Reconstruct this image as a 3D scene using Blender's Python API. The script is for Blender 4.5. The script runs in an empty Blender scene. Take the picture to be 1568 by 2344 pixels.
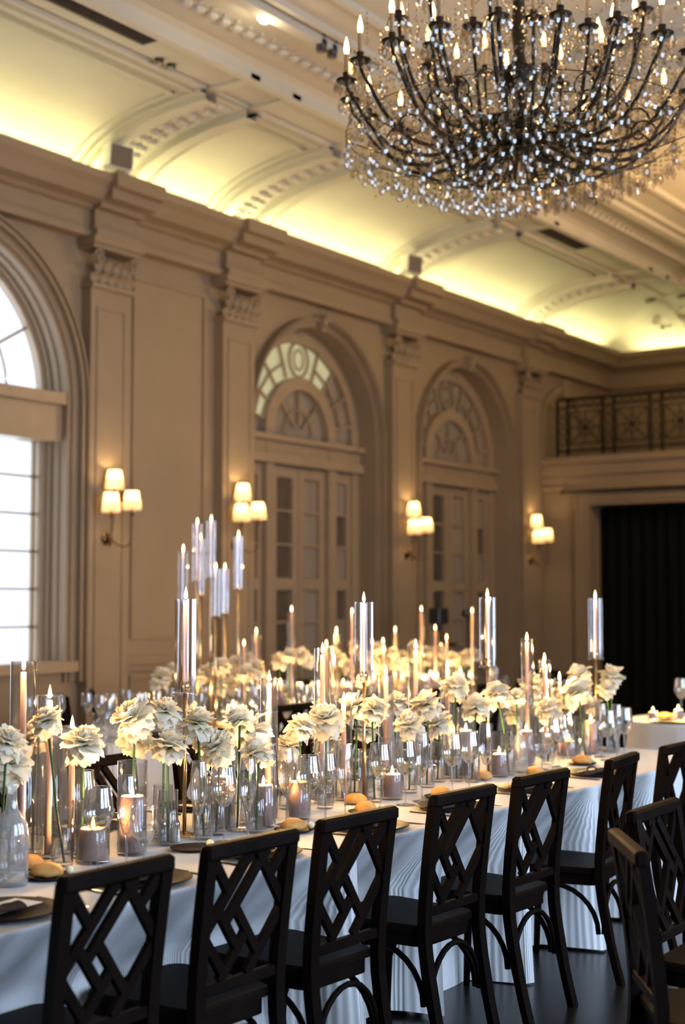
import bpy, math, random
from mathutils import Vector, Matrix
R = random.Random(7)
PI = math.pi
S = bpy.context.scene
COL = S.collection

# ------------------------------------------------------------------ camera, world, exposure, big lights
FPX, IW, IH = 3255.0, 1568, 2344
YAW, PITCH, EYE = math.radians(34.8), math.radians(3.57), 1.6
cd = bpy.data.cameras.new('camera'); cam = bpy.data.objects.new('camera', cd); COL.objects.link(cam)
cd.sensor_fit = 'VERTICAL'; cd.sensor_height = 36.0; cd.lens = 36.0 * FPX / IH
cam.location = (0, 0, EYE); cam.rotation_euler = (PI/2 + PITCH, 0, YAW)
cd.clip_start = 0.05; cd.clip_end = 100
cd.dof.use_dof = True; cd.dof.focus_distance = 5.2; cd.dof.aperture_fstop = 2.0
S.camera = cam
CM = Matrix.Rotation(YAW, 3, 'Z') @ Matrix.Rotation(PI/2 + PITCH, 3, 'X')
CP = Vector((0, 0, EYE))
def ray(x, y): return CM @ Vector(((x - IW/2)/FPX, -(y - IH/2)/FPX, -1.0))
def at_X(x, y, X): d = ray(x, y); return CP + d*((X - CP.x)/d.x)
def at_Y(x, y, Y): d = ray(x, y); return CP + d*((Y - CP.y)/d.y)
def at_Z(x, y, Z): d = ray(x, y); return CP + d*((Z - CP.z)/d.z)
def at_D(x, y, D): return CP + ray(x, y)*D

w = bpy.data.worlds.new('world'); S.world = w; w.use_nodes = True
w.node_tree.nodes['Background'].inputs[0].default_value = (0.80, 0.88, 1.0, 1)
w.node_tree.nodes['Background'].inputs[1].default_value = 1.6
vs = S.view_settings
S.display_settings.display_device = 'sRGB'
vs.view_transform = 'Standard'; vs.look = 'None'; vs.gamma = 1.0; vs.use_curve_mapping = False
vs.exposure = 0.0
cy = S.cycles
cy.use_denoising = True
cy.use_adaptive_sampling = True; cy.adaptive_threshold = 0.05
cy.max_bounces = 6; cy.diffuse_bounces = 3; cy.glossy_bounces = 2; cy.transmission_bounces = 4
cy.transparent_max_bounces = 28
cy.sample_clamp_indirect = 2.0; cy.sample_clamp_direct = 0.0
cy.caustics_reflective = False; cy.caustics_refractive = False
cy.use_light_tree = True

XL, XR, YB, YF = -9.0, 2.0, -6.0, 20.1     # room shell
YD = 17.7                                   # lower far wall under the balcony
def area(name, loc, rot, sx, sy, power, color):
    l = bpy.data.lights.new(name, 'AREA'); l.shape = 'RECTANGLE'; l.size = sx; l.size_y = sy
    l.energy = power; l.color = color
    o = bpy.data.objects.new(name, l); COL.objects.link(o); o.location = loc; o.rotation_euler = rot
    return o
# daylight standing in the windows
DAY = (0.52, 0.70, 1.0)
area('daylight_window', (-9.46, 7.3, 2.75), (0, -PI/2, 0), 3.9, 2.6, 85, (0.82, 0.90, 1.0))
for yy in (1.9, 5.0, 8.1):
    area('daylight_window', (XR + 0.34, yy, 2.6), (0, PI/2, 0), 3.2, 1.9, 255, DAY)

# ------------------------------------------------------------------ materials
MT = {}
def mat(name, color=(.8,.8,.8), rough=.5, metal=0., **k):
    m = bpy.data.materials.new(name); m.use_nodes = True; MT[name] = m
    nt = m.node_tree; b = nt.nodes['Principled BSDF']
    b.inputs['Base Color'].default_value = (*color, 1); b.inputs['Roughness'].default_value = rough
    b.inputs['Metallic'].default_value = metal
    for kk, v in k.items():
        if kk == 'spec': b.inputs['Specular IOR Level'].default_value = v
        if kk == 'emit': b.inputs['Emission Color'].default_value = (*v[0], 1); b.inputs['Emission Strength'].default_value = v[1]
        if kk == 'sss': b.inputs['Subsurface Weight'].default_value = v; b.inputs['Subsurface Radius'].default_value = (.02,.012,.006)
        if kk == 'coat': b.inputs['Coat Weight'].default_value = v; b.inputs['Coat Roughness'].default_value = .15
    return m
def noise_color(m, c1, c2, scale=5., detail=4., stretch=(1,1,1), coord='Object', bump=0., dist=.005):
    nt = m.node_tree; b = nt.nodes['Principled BSDF']
    tc = nt.nodes.new('ShaderNodeTexCoord'); mp = nt.nodes.new('ShaderNodeMapping')
    mp.inputs['Scale'].default_value = stretch
    nz = nt.nodes.new('ShaderNodeTexNoise'); nz.inputs['Scale'].default_value = scale; nz.inputs['Detail'].default_value = detail
    rp = nt.nodes.new('ShaderNodeValToRGB')
    rp.color_ramp.elements[0].position = .3; rp.color_ramp.elements[0].color = (*c1, 1)
    rp.color_ramp.elements[1].position = .7; rp.color_ramp.elements[1].color = (*c2, 1)
    nt.links.new(tc.outputs[coord], mp.inputs[0]); nt.links.new(mp.outputs[0], nz.inputs['Vector'])
    nt.links.new(nz.outputs[0], rp.inputs[0]); nt.links.new(rp.outputs[0], b.inputs['Base Color'])
    if bump:
        bp = nt.nodes.new('ShaderNodeBump'); bp.inputs['Strength'].default_value = bump; bp.inputs['Distance'].default_value = dist
        nt.links.new(nz.outputs[0], bp.inputs['Height']); nt.links.new(bp.outputs[0], b.inputs['Normal'])
    return m
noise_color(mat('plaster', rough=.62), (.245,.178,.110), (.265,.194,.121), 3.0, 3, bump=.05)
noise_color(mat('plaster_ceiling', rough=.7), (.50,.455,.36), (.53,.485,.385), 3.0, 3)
noise_color(mat('joinery', rough=.45), (.28,.205,.13), (.315,.232,.148), 6.0, 3)
noise_color(mat('black_wood', rough=.5, spec=.04), (.003,.0018,.0013), (.007,.0036,.0024), 9.0, 5, stretch=(1,1,.15), bump=.08)
noise_color(mat('black_iron', rough=.45, metal=.6), (.012,.010,.009), (.022,.018,.016), 14.)
noise_color(mat('bronze', rough=.5, metal=.35, spec=.25), (.008,.006,.004), (.018,.012,.007), 20.)
noise_color(mat('brass', rough=.22, metal=1.), (.62,.40,.19), (.74,.50,.25), 12.)
noise_color(mat('aged_brass', rough=.35, metal=1.), (.11,.065,.03), (.17,.10,.05), 12.)
noise_color(mat('chrome', rough=.12, metal=1.), (.70,.68,.66), (.78,.76,.74), 12.)
noise_color(mat('black_curtain', rough=.9, spec=.1), (.002,.0024,.002), (.005,.0055,.0045), 2., stretch=(8,8,.2))
noise_color(mat('petal', rough=.7, spec=.1), (.88,.82,.66), (.92,.88,.75), 18., 3)
def translucent(name, color, fac):
    nt = MT[name].node_tree; b = nt.nodes['Principled BSDF']; o = nt.nodes['Material Output']
    t = nt.nodes.new('ShaderNodeBsdfTranslucent'); t.inputs[0].default_value = (*color, 1); mx = nt.nodes.new('ShaderNodeMixShader'); mx.inputs[0].default_value = fac
    nt.links.new(b.outputs[0], mx.inputs[1]); nt.links.new(t.outputs[0], mx.inputs[2]); nt.links.new(mx.outputs[0], o.inputs[0])
translucent('petal', (.93,.84,.64), .52)
noise_color(mat('stem', rough=.6, spec=.2), (.018,.055,.014), (.04,.10,.028), 30.)
noise_color(mat('bread', rough=.7, spec=.25), (.46,.20,.05), (.66,.36,.11), 18., 5, bump=.25, dist=.004)
noise_color(mat('butter', rough=.45, sss=.1), (.80,.70,.42), (.86,.77,.52), 30.)
noise_color(mat('wax_mauve', rough=.45, sss=.45), (.46,.31,.265), (.53,.365,.315), 8.)
noise_color(mat('wick', rough=.9), (.01,.008,.006), (.03,.02,.015), 40.)
noise_color(mat('charger', rough=.6, spec=.15), (.010,.006,.0045), (.022,.013,.009), 12.)
noise_color(mat('menu_card', rough=.8), (.74,.69,.61), (.80,.75,.67), 10.)
noise_color(mat('napkin', rough=.95, spec=.1), (.030,.021,.018), (.055,.040,.033), 60., bump=.3)
noise_color(mat('dark_cutlery', rough=.3, metal=.7), (.03,.02,.015), (.06,.04,.03), 40.)
noise_color(mat('speaker_white', rough=.5), (.66,.62,.54), (.70,.66,.58), 10.)
noise_color(mat('speaker_grille', rough=.8), (.11,.085,.065), (.18,.14,.11), 260.)
noise_color(mat('vent_dark', rough=.8), (.02,.015,.012), (.04,.03,.022), 10.)
noise_color(mat('pane_dark', rough=.12, spec=.6), (.07,.055,.042), (.11,.085,.062), 1.2)
noise_color(mat('pane_curtained', rough=.25, spec=.4), (.22,.185,.145), (.30,.25,.19), 1.2, stretch=(1,9,.3))
noise_color(mat('pane_green_glow', rough=.15, emit=((.62,.62,.36), .38)), (.42,.42,.28), (.52,.52,.36), 1.5)  # light of the room beyond, put into the panes as green emission
noise_color(mat('black_plastic', rough=.4), (.012,.012,.012), (.02,.02,.02), 20.)
noise_color(mat('salt', rough=.8), (.78,.76,.72), (.84,.82,.78), 120.)
noise_color(mat('pepper', rough=.9), (.05,.04,.035), (.14,.11,.09), 160.)

def emis(name, color, strength):
    m = bpy.data.materials.new(name); m.use_nodes = True; MT[name] = m
    nt = m.node_tree; nt.nodes.clear()
    o = nt.nodes.new('ShaderNodeOutputMaterial'); e = nt.nodes.new('ShaderNodeEmission')
    e.inputs[0].default_value = (*color, 1); e.inputs[1].default_value = strength
    nt.links.new(e.outputs[0], o.inputs[0]); return m
emis('flame', (1.0, .70, .30), 14.0)
emis('bulb', (1.0, .62, .26), 11.0)
emis('cove_led', (1.0, .95, .45), 52.0)
emis('downlight', (1.0, .86, .62), 9.0)

def thin_glass(name, tint=(.97,.97,.97), rough=.02, base=.05, edge=.75, power=3.0, ripple=0., grey=0.):
    m = bpy.data.materials.new(name); m.use_nodes = True; MT[name] = m
    nt = m.node_tree; nt.nodes.clear(); N = nt.nodes.new; L = nt.links.new
    o = N('ShaderNodeOutputMaterial'); mx = N('ShaderNodeMixShader'); tr = N('ShaderNodeBsdfTransparent'); gl = N('ShaderNodeBsdfGlossy')
    tr.inputs[0].default_value = (*tint, 1); gl.inputs[0].default_value = (1,1,1,1); gl.inputs['Roughness'].default_value = rough
    lw = N('ShaderNodeLayerWeight'); lw.inputs[0].default_value = .5
    pw = N('ShaderNodeMath'); pw.operation = 'POWER'; pw.inputs[1].default_value = power
    ml = N('ShaderNodeMath'); ml.operation = 'MULTIPLY_ADD'; ml.inputs[1].default_value = edge; ml.inputs[2].default_value = base
    L(lw.outputs['Facing'], pw.inputs[0]); L(pw.outputs[0], ml.inputs[0]); L(ml.outputs[0], mx.inputs[0])
    L(tr.outputs[0], mx.inputs[1]); L(gl.outputs[0], mx.inputs[2])
    last = mx
    if grey:
        df = N('ShaderNodeBsdfDiffuse'); df.inputs[0].default_value = (.8,.8,.78,1); m2 = N('ShaderNodeMixShader'); m2.inputs[0].default_value = grey
        L(mx.outputs[0], m2.inputs[1]); L(df.outputs[0], m2.inputs[2]); last = m2
    if ripple:
        nz = N('ShaderNodeTexNoise'); nz.inputs['Scale'].default_value = 30; bp = N('ShaderNodeBump'); bp.inputs['Strength'].default_value = ripple
        L(nz.outputs[0], bp.inputs['Height']); L(bp.outputs[0], gl.inputs['Normal'])
    L(last.outputs[0], o.inputs[0]); return m
thin_glass('glass', tint=(.965,.96,.955), rough=.03, base=.045, edge=.8, power=2.6, ripple=.10)
thin_glass('stemware', tint=(.95,.945,.94), rough=.04, base=.12, edge=1.1, power=1.4, ripple=.1, grey=.03)
thin_glass('fluted_glass', tint=(.95,.945,.95), base=.06, edge=.55, power=1.8, rough=.06)
thin_glass('carafe_glass', tint=(.90,.90,.88), base=.10, edge=.8, power=1.8, rough=.12, grey=.16, ripple=.2)
thin_glass('crystal', tint=(.88,.84,.77), base=.06, edge=.45, power=1.5, rough=.05)
thin_glass('wine', tint=(.93,.88,.72), base=.05, edge=.5, power=2.5)
thin_glass('water', tint=(.94,.95,.95), base=.05, edge=.5, power=2.5)
thin_glass('window_glass', tint=(.97,.98,1.0), base=.03, edge=.4)

def cloth_mat():
    m = mat('linen', (.66,.65,.63), .85, spec=.15); nt = m.node_tree; b = nt.nodes['Principled BSDF']
    N = nt.nodes.new; L = nt.links.new
    uv = N('ShaderNodeUVMap'); mp = N('ShaderNodeMapping'); mp.inputs['Scale'].default_value = (1, .05, 1)
    nz = N('ShaderNodeTexNoise'); nz.inputs['Scale'].default_value = 14; nz.inputs['Detail'].default_value = 2
    L(uv.outputs[0], mp.inputs[0]); L(mp.outputs[0], nz.inputs['Vector'])
    wv = N('ShaderNodeTexWave'); wv.wave_type = 'BANDS'; wv.bands_direction = 'X'; wv.inputs['Scale'].default_value = 36.0
    wv.inputs['Distortion'].default_value = 2.2; wv.inputs['Detail'].default_value = 1.5; wv.inputs['Detail Scale'].default_value = 1.2
    L(mp.outputs[0], wv.inputs['Vector'])
    rp = N('ShaderNodeValToRGB'); rp.color_ramp.elements[0].color = (.58,.575,.56,1); rp.color_ramp.elements[1].color = (.90,.89,.87,1)
    L(wv.outputs['Fac'], rp.inputs[0]); L(rp.outputs[0], b.inputs['Base Color'])
    bp = N('ShaderNodeBump'); bp.inputs['Strength'].default_value = .7; bp.inputs['Distance'].default_value = .004
    L(wv.outputs['Fac'], bp.inputs['Height']); L(bp.outputs[0], b.inputs['Normal'])
cloth_mat()
def shade_mat():
    m = bpy.data.materials.new('lamp_shade'); m.use_nodes = True; MT['lamp_shade'] = m
    nt = m.node_tree; nt.nodes.clear(); N = nt.nodes.new; L = nt.links.new
    o = N('ShaderNodeOutputMaterial'); mx = N('ShaderNodeMixShader'); mx.inputs[0].default_value = .5
    d = N('ShaderNodeBsdfDiffuse'); t = N('ShaderNodeBsdfTranslucent')
    d.inputs[0].default_value = (.70,.62,.50,1); t.inputs[0].default_value = (.52,.43,.29,1)
    L(d.outputs[0], mx.inputs[1]); L(t.outputs[0], mx.inputs[2]); L(mx.outputs[0], o.inputs[0])
shade_mat()
def floor_mat():
    m = mat('floor_boards', (.02,.014,.01), .27, spec=.35); nt = m.node_tree; b = nt.nodes['Principled BSDF']; N = nt.nodes.new; L = nt.links.new
    tc = N('ShaderNodeTexCoord'); br = N('ShaderNodeTexBrick'); br.inputs['Scale'].default_value = 1.0
    br.inputs['Color1'].default_value = (.006,.0045,.0035,1); br.inputs['Color2'].default_value = (.011,.008,.006,1); br.inputs['Mortar'].default_value = (.006,.004,.003,1)
    br.inputs['Mortar Size'].default_value = .006; br.inputs['Brick Width'].default_value = 1.4; br.inputs['Row Height'].default_value = .12
    L(tc.outputs['Object'], br.inputs[0]); L(br.outputs[0], b.inputs['Base Color'])
floor_mat()

# ------------------------------------------------------------------ mesh helpers
class MB:
    def __init__(s): s.v = []; s.f = []; s.uv = None
    def add(s, vs_, fs):
        n = len(s.v); s.v += [tuple(p) for p in vs_]; s.f += [tuple(i + n for i in f) for f in fs]; return s
    def box(s, x0, x1, y0, y1, z0, z1):
        v = [(x0,y0,z0),(x1,y0,z0),(x1,y1,z0),(x0,y1,z0),(x0,y0,z1),(x1,y0,z1),(x1,y1,z1),(x0,y1,z1)]
        return s.add(v, [(0,3,2,1),(4,5,6,7),(0,1,5,4),(1,2,6,5),(2,3,7,6),(3,0,4,7)])
    def bbox(s, x0, x1, y0, y1, z0, z1, c=.004):      # box with chamfered upright and level edges
        n = len(s.v); vv = []
        for z, i in ((z0, c), (z0 + c, 0), (z1 - c, 0), (z1, c)):
            vv += [(x0+i+c,y0+i,z),(x1-i-c,y0+i,z),(x1-i,y0+i+c,z),(x1-i,y1-i-c,z),(x1-i-c,y1-i,z),(x0+i+c,y1-i,z),(x0+i,y1-i-c,z),(x0+i,y0+i+c,z)]
        ff = [tuple(range(7,-1,-1)), tuple(range(24,32))]
        for k in range(3):
            for j in range(8): a = k*8+j; b_ = k*8+(j+1)%8; ff.append((a,b_,b_+8,a+8))
        return s.add(vv, ff)
    def bar(s, p, q, wx, wy, up=(1,0,0)):             # bar with a rectangular section between two points
        p = Vector(p); q = Vector(q); d = (q-p).normalized(); u = Vector(up); u = (u - d*u.dot(d)).normalized(); t = d.cross(u)
        v = []
        for c in (p, q):
            for a, b_ in ((-1,-1),(1,-1),(1,1),(-1,1)): v.append(c + u*a*wx/2 + t*b_*wy/2)
        return s.add(v, [(0,1,2,3),(7,6,5,4),(0,4,5,1),(1,5,6,2),(2,6,7,3),(3,7,4,0)])
    def tube(s, pts, r, n=8, cap=True):
        pts = [Vector(p) for p in pts]; rr = r if isinstance(r, (list, tuple)) else [r]*len(pts)
        v = []; f = []; prev = None
        for i, p in enumerate(pts):
            d = (pts[min(i+1, len(pts)-1)] - pts[max(i-1, 0)]).normalized()
            if prev is None:
                a = Vector((0,0,1)) if abs(d.z) < .9 else Vector((1,0,0)); u = d.cross(a).normalized()
            else: u = (prev - d*prev.dot(d)).normalized()
            prev = u; t = d.cross(u)
            for k in range(n):
                an = 2*PI*k/n; v.append(p + (u*math.cos(an) + t*math.sin(an))*rr[i])
        for i in range(len(pts)-1):
            for k in range(n): a = i*n+k; b_ = i*n+(k+1)%n; f.append((a,b_,b_+n,a+n))
        if cap: f.append(tuple(range(n-1,-1,-1))); f.append(tuple(range((len(pts)-1)*n, len(pts)*n)))
        return s.add(v, f)
    def lathe(s, prof, n=16, c=(0,0,0), flute=0.):    # prof: (radius, z) list
        v = []; f = []
        for r, z in prof:
            for k in range(n):
                an = 2*PI*k/n; q = r*(1 - flute*(k % 2)); v.append((c[0]+q*math.cos(an), c[1]+q*math.sin(an), c[2]+z))
        m = len(prof)
        for i in range(m-1):
            for k in range(n): a = i*n+k; b_ = i*n+(k+1)%n; f.append((a,b_,b_+n,a+n))
        if prof[0][0] > 1e-5 and prof[0][0] < 0: pass
        return s.add(v, f)
    def disc(s, r, z, n=16, c=(0,0,0)):
        return s.add([(c[0]+r*math.cos(2*PI*k/n), c[1]+r*math.sin(2*PI*k/n), c[2]+z) for k in range(n)], [tuple(range(n))])
    def ball(s, c, r, n=8, m=5, sz=1.):
        return s.lathe([(max(r*math.sin(PI*i/m), .0002), -r*sz*math.cos(PI*i/m)) for i in range(m+1)], n, c)
    def prism(s, pts, z0, z1):                        # outline in xy, between two levels
        n = len(pts); v = [(x,y,z0) for x,y in pts] + [(x,y,z1) for x,y in pts]
        return s.add(v, [tuple(range(n-1,-1,-1)), tuple(range(n,2*n))] + [(i,(i+1)%n,(i+1)%n+n,i+n) for i in range(n)])
    def grid(s, fn, nu, nv):
        v = [fn(i/nu, j/nv) for j in range(nv+1) for i in range(nu+1)]
        return s.add(v, [(j*(nu+1)+i, j*(nu+1)+i+1, (j+1)*(nu+1)+i+1, (j+1)*(nu+1)+i) for j in range(nv) for i in range(nu)])
    def mesh(s, name, m, smooth=False):
        me = bpy.data.meshes.new(name); me.from_pydata(s.v, [], s.f); me.materials.append(MT[m])
        if smooth: me.polygons.foreach_set('use_smooth', [True]*len(me.polygons))
        me.update(); return me
    def build(s, name, m, parent=None, smooth=False): return put(name, s.mesh(name, m, smooth), parent)
def put(name, me, parent=None, loc=None, rot=None, scale=None):
    o = bpy.data.objects.new(name, me); COL.objects.link(o)
    if parent is not None: o.parent = parent
    if loc is not None: o.location = loc
    if rot is not None: o.rotation_euler = rot
    if scale is not None: o.scale = scale
    return o
def tag(o, label=None, cat=None, group=None, kind=None):
    if label: o['label'] = label
    if cat: o['category'] = cat
    if group: o['group'] = group
    if kind: o['kind'] = kind
    return o
def thing(name, label, cat, loc=(0,0,0), rz=0., group=None):
    o = bpy.data.objects.new(name, None); COL.objects.link(o); o.location = loc; o.rotation_euler = (0,0,rz)
    o.empty_display_size = .05
    return tag(o, label, cat, group)
KIDS = {}
def index_kids():
    KIDS.clear()
    for o in COL.objects:
        if o.parent: KIDS.setdefault(o.parent, []).append(o)
def kids(o): return [c for c in o.children]
def copy_tree(o, parent=None, group=None):
    c = o.copy(); COL.objects.link(c); c.parent = parent
    for ch in kids(o): copy_tree(ch, c)
    return c
def struct(o): o['kind'] = 'structure'; return o
def point(parent, loc, power, color, radius=.012):
    l = bpy.data.lights.new('flame_light', 'POINT'); l.energy = power; l.color = color; l.shadow_soft_size = radius
    o = bpy.data.objects.new('flame_light', l); COL.objects.link(o); o.location = loc
    if parent is not None: o.parent = parent
    return o

# ------------------------------------------------------------------ room shell
struct(MB().box(XL-.3, XR+.3, YB-.3, YF+.3, -.2, 0).build('floor', 'floor_boards'))
ZT = 5.30          # top of wall proper (behind the cornice)
def arch_pts(yc, r, spring, n=28):
    return [(yc + r*math.cos(a), spring + r*math.sin(a)) for a in [PI*i/n for i in range(n+1)]]   # +Y side first
def arch_wall(mb, X, y0, y1, z0, z1, yc, r, spring, zb, n=28):
    """flat wall in plane X between y0..y1, z0..z1 with a round-headed opening that starts at zb"""
    ap = arch_pts(yc, r, spring, n)
    def q(*p): mb.add([(X, a, b_) for a, b_ in p], [tuple(range(len(p)))])
    if zb > z0: q((y0,z0),(y1,z0),(y1,zb),(y0,zb))
    q((y0,zb),(yc-r,zb),(yc-r,spring),(y0,spring)); q((yc+r,zb),(y1,zb),(y1,spring),(yc+r,spring))
    def rim(p):
        a = math.atan2(p[1]-spring, p[0]-yc); c, s_ = math.cos(a), math.sin(a)
        t = 1e9
        if c > 1e-6: t = min(t, (y1-yc)/c)
        if c < -1e-6: t = min(t, (y0-yc)/c)
        if s_ > 1e-6: t = min(t, (z1-spring)/s_)
        return (yc+c*t, spring+s_*t)
    rm = [rim(p) for p in ap]
    for i in range(n):
        q(ap[i], rm[i], rm[i+1], ap[i+1])
    q((y0,z1),rm[-1],rm[-1]) if False else None
    # corners of the square head
    for i in range(n):
        a, b_ = rm[i], rm[i+1]
        if abs(a[0]-b_[0]) > 1e-6 and abs(a[1]-b_[1]) > 1e-6:
            cx = y1 if a[0] > yc else y0
            q(a, (cx, z1), b_)
def arch_reveal(mb, X0, X1, yc, r, spring, zb, n=28):
    pts = [(yc+r, zb)] + arch_pts(yc, r, spring, n) + [(yc-r, zb)]
    for a, b_ in zip(pts, pts[1:]):
        mb.add([(X0,*a),(X0,*b_),(X1,*b_),(X1,*a)], [(0,1,2,3)])
def arch_band(mb, X0, X1, yc, r0, r1, spring, zb, n=28):
    """moulding band r0..r1 around an arch, from plane X0 (wall) proud to X1"""
    o = [(yc+r1, zb)] + arch_pts(yc, r1, spring, n) + [(yc-r1, zb)]
    i_ = [(yc+r0, zb)] + arch_pts(yc, r0, spring, n) + [(yc-r0, zb)]
    for k in range(len(o)-1):
        a, b_, c, d = o[k], o[k+1], i_[k+1], i_[k]
        mb.add([(X1,*a),(X1,*b_),(X1,*c),(X1,*d)], [(0,1,2,3)])
        mb.add([(X0,*a),(X0,*b_),(X1,*b_),(X1,*a)], [(0,1,2,3)])
        mb.add([(X0,*d),(X0,*c),(X1,*c),(X1,*d)], [(0,1,2,3)])

W1 = dict(yc=7.42, r=1.30, spring=3.35, zb=1.05)
B2 = dict(yc=12.45, r=1.14, spring=3.42, zb=0.0)
B3 = dict(yc=15.68, r=1.14, spring=3.42, zb=0.0)
P = [6.0-.25+.2, 9.15, 10.97, 14.05, 17.30]
mb = MB()
def qy(a, b_): mb.add([(XL,a,0),(XL,b_,0),(XL,b_,ZT),(XL,a,ZT)], [(0,1,2,3)])
qy(YB, 5.7); arch_wall(mb, XL, 5.7, 8.95, 0, ZT, **W1); qy(8.95, 11.1)
arch_wall(mb, XL, 11.1, 13.85, 0, ZT, **B2); arch_wall(mb, XL, 13.85, 17.3, 0, ZT, **B3); qy(17.3, YF)
arch_reveal(mb, XL, XL-.32, **W1); arch_reveal(mb, XL, XL-.30, **B2); arch_reveal(mb, XL, XL-.30, **B3)
wl = struct(mb.build('wall_left', 'plaster'))
# wall panel mouldings and dado rail (parts of the left wall)
def frame_yz(X, y0, y1, z0, z1, w_=.035, d=.022):
    m_ = MB()
    for a in ((y0,y1,z0,z0+w_),(y0,y1,z1-w_,z1),(y0,y0+w_,z0+w_,z1-w_),(y1-w_,y1,z0+w_,z1-w_)):
        m_.box(X, X+d, a[0], a[1], a[2], a[3])
    return m_
for (y0,y1,z0,z1) in ((9.55,10.58,1.25,4.6),(9.55,10.58,.3,.92),(11.3-.02,11.3,1,1.01)):
    if y1-y0 > .1: frame_yz(XL, y0, y1, z0, z1).build('panel_moulding', 'plaster', wl)
for y0, y1 in ((YB, 5.6), (9.45, 10.7)):
    MB().box(XL, XL+.05, y0, y1, 1.02, 1.10).box(XL, XL+.03, y0, y1, .96, 1.02).build('dado_rail', 'plaster', wl)
# archivolts and keystones
for b_, r1 in ((W1, 1.49), (B2, 1.24), (B3, 1.24)):
    m_ = MB(); w_ = r1 - b_['r']; zz = b_['zb'] if b_ is not W1 else 0.9
    for (f0, f1, pr) in ((0,.22,.03),(.22,.30,.055),(.30,.62,.04),(.62,.74,.10),(.74,.90,.075),(.90,1.0,.11)):
        arch_band(m_, XL, XL+pr, b_['yc'], b_['r']+w_*f0, b_['r']+w_*f1, b_['spring'], zz)
    for k, (dd_, ri) in enumerate(((.06,.02),(.14,.045),(.20,.07))):
        if b_ is W1: arch_band(m_, XL-dd_-.06, XL-dd_, b_['yc'], b_['r']-ri, b_['r']+.001, b_['spring'], b_['zb'])
    m_.build('archivolt', 'plaster', wl)
    z = b_['spring'] + r1
    if b_ is not W1:
        m_ = MB(); m_.prism([(0,0)]*3,0,0) if False else None
        m_.bar((XL+.06, b_['yc'], z-.13), (XL+.11, b_['yc'], z+.04), .09, .075); m_.ball((XL+.14, b_['yc'], z+.02), .035); m_.ball((XL+.12, b_['yc'], z-.08), .028)
        m_.build('keystone', 'plaster', wl)
# small blind arch over the balcony
m_ = MB(); arch_band(m_, XL, XL+.06, 18.45, .62, .72, 3.95, 3.5); m_.build('blind_arch', 'plaster', wl)
MB().box(XL, XL+.10, 18.37, 18.53, 4.5, 4.76).build('keystone', 'plaster', wl)

# pilasters with leafy capitals
def pilaster(y, n):
    o = MB().box(XL, XL+.12, y-.25, y+.25, 0, 4.36).box(XL, XL+.17, y-.29, y+.29, 0, .25).box(XL, XL+.15, y-.27, y+.27, .25, .32)
    o = struct(o.build('trim_%d' % n, 'plaster'))
    frame_yz(XL+.12, y-.18, y+.18, .5, 4.2, .02, .012).build('panel_moulding', 'plaster', o)
    c = MB().box(XL, XL+.16, y-.27, y+.27, 4.36, 4.40)
    for lv, nn, h in ((0, 5, .13), (1, 4, .14)):
        for k in range(nn):
            yy = y - .22 + .44*k/(nn-1) if lv == 0 else y - .17 + .34*k/(nn-1)
            z0 = 4.40 + lv*.11
            def leaf(u, v, yy=yy, z0=z0, h=h):
                ww = .055*math.sin(PI*(.15+.8*v))*(1 if v < .9 else .7)
                return (XL+.125 + .10*v**3 + .02*(1-abs(2*u-1)), yy + (u-.5)*2*ww, z0 + h*(v - .25*v**4))
            c.grid(leaf, 3, 5)
    for s_ in (-1, 1):
        pts = []
        for k in range(20):
            a = k*.45; r = .075*(1 - k/24); pts.append((XL+.19, y + s_*(.22 + r*math.cos(a)*.8), 4.62 + r*math.sin(a)))
        c.tube(pts, .016, 5)
    c.box(XL, XL+.20, y-.30, y+.30, 4.70, 4.74).box(XL, XL+.23, y-.32, y+.32, 4.74, 4.80)
    c.build('capital', 'plaster', o)
for i, y in enumerate(P): pilaster(y, i+1)

# entablature, cornice, cove and ceiling swept round the room with mitred corners
def sweep(prof, name, m, x0=XL, x1=XR, y0=YB, y1=YF):
    mb = MB(); n = len(prof)
    for d, z in prof: mb.v += [(x0+d,y0+d,z),(x1-d,y0+d,z),(x1-d,y1-d,z),(x0+d,y1-d,z)]
    for i in range(n-1):
        for k in range(4): mb.f.append((i*4+k, i*4+(k+1)%4, (i+1)*4+(k+1)%4, (i+1)*4+k))
    return mb.build(name, m)
struct(sweep([(0,4.80),(.14,4.80),(.14,4.86),(.10,4.87),(.10,5.04),(.14,5.05),(.18,5.08),(.30,5.10),(.32,5.13),(.36,5.19),(.42,5.24),(.44,5.30),(.41,5.31),(.20,5.26),(0,5.26)], 'trim_6', 'plaster'))
for y in P + [1.0, -3.0]:         # breaks of the entablature over the pilasters
    m_ = MB()
    for (d0, d1, z0, z1, e) in ((.10,.22,4.80,4.87,.28),(.08,.17,4.87,5.05,.26),(.1,.26,5.05,5.10,.28),(.25,.41,5.10,5.19,.29),(.3,.49,5.19,5.32,.31)):
        m_.box(XL+d0, XL+d1, y-e, y+e, z0, z1)
    struct(m_.build('trim_%d' % (7+int(y*0)), 'plaster'))
COVE = [(0.02 + 1.48*(1-math.cos(a)), 5.26 + .56*math.sin(a)) for a in [PI/2*i/12 for i in range(13)]]
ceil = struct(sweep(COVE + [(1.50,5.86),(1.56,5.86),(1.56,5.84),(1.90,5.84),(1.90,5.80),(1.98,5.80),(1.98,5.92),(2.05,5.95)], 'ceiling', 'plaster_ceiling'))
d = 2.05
MB().add([(XL+d,YB+d,5.95),(XR-d,YB+d,5.95),(XR-d,YF-d,5.95),(XL+d,YF-d,5.95)], [(0,1,2,3)]).build('ceiling_field', 'plaster_ceiling', ceil)
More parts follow.
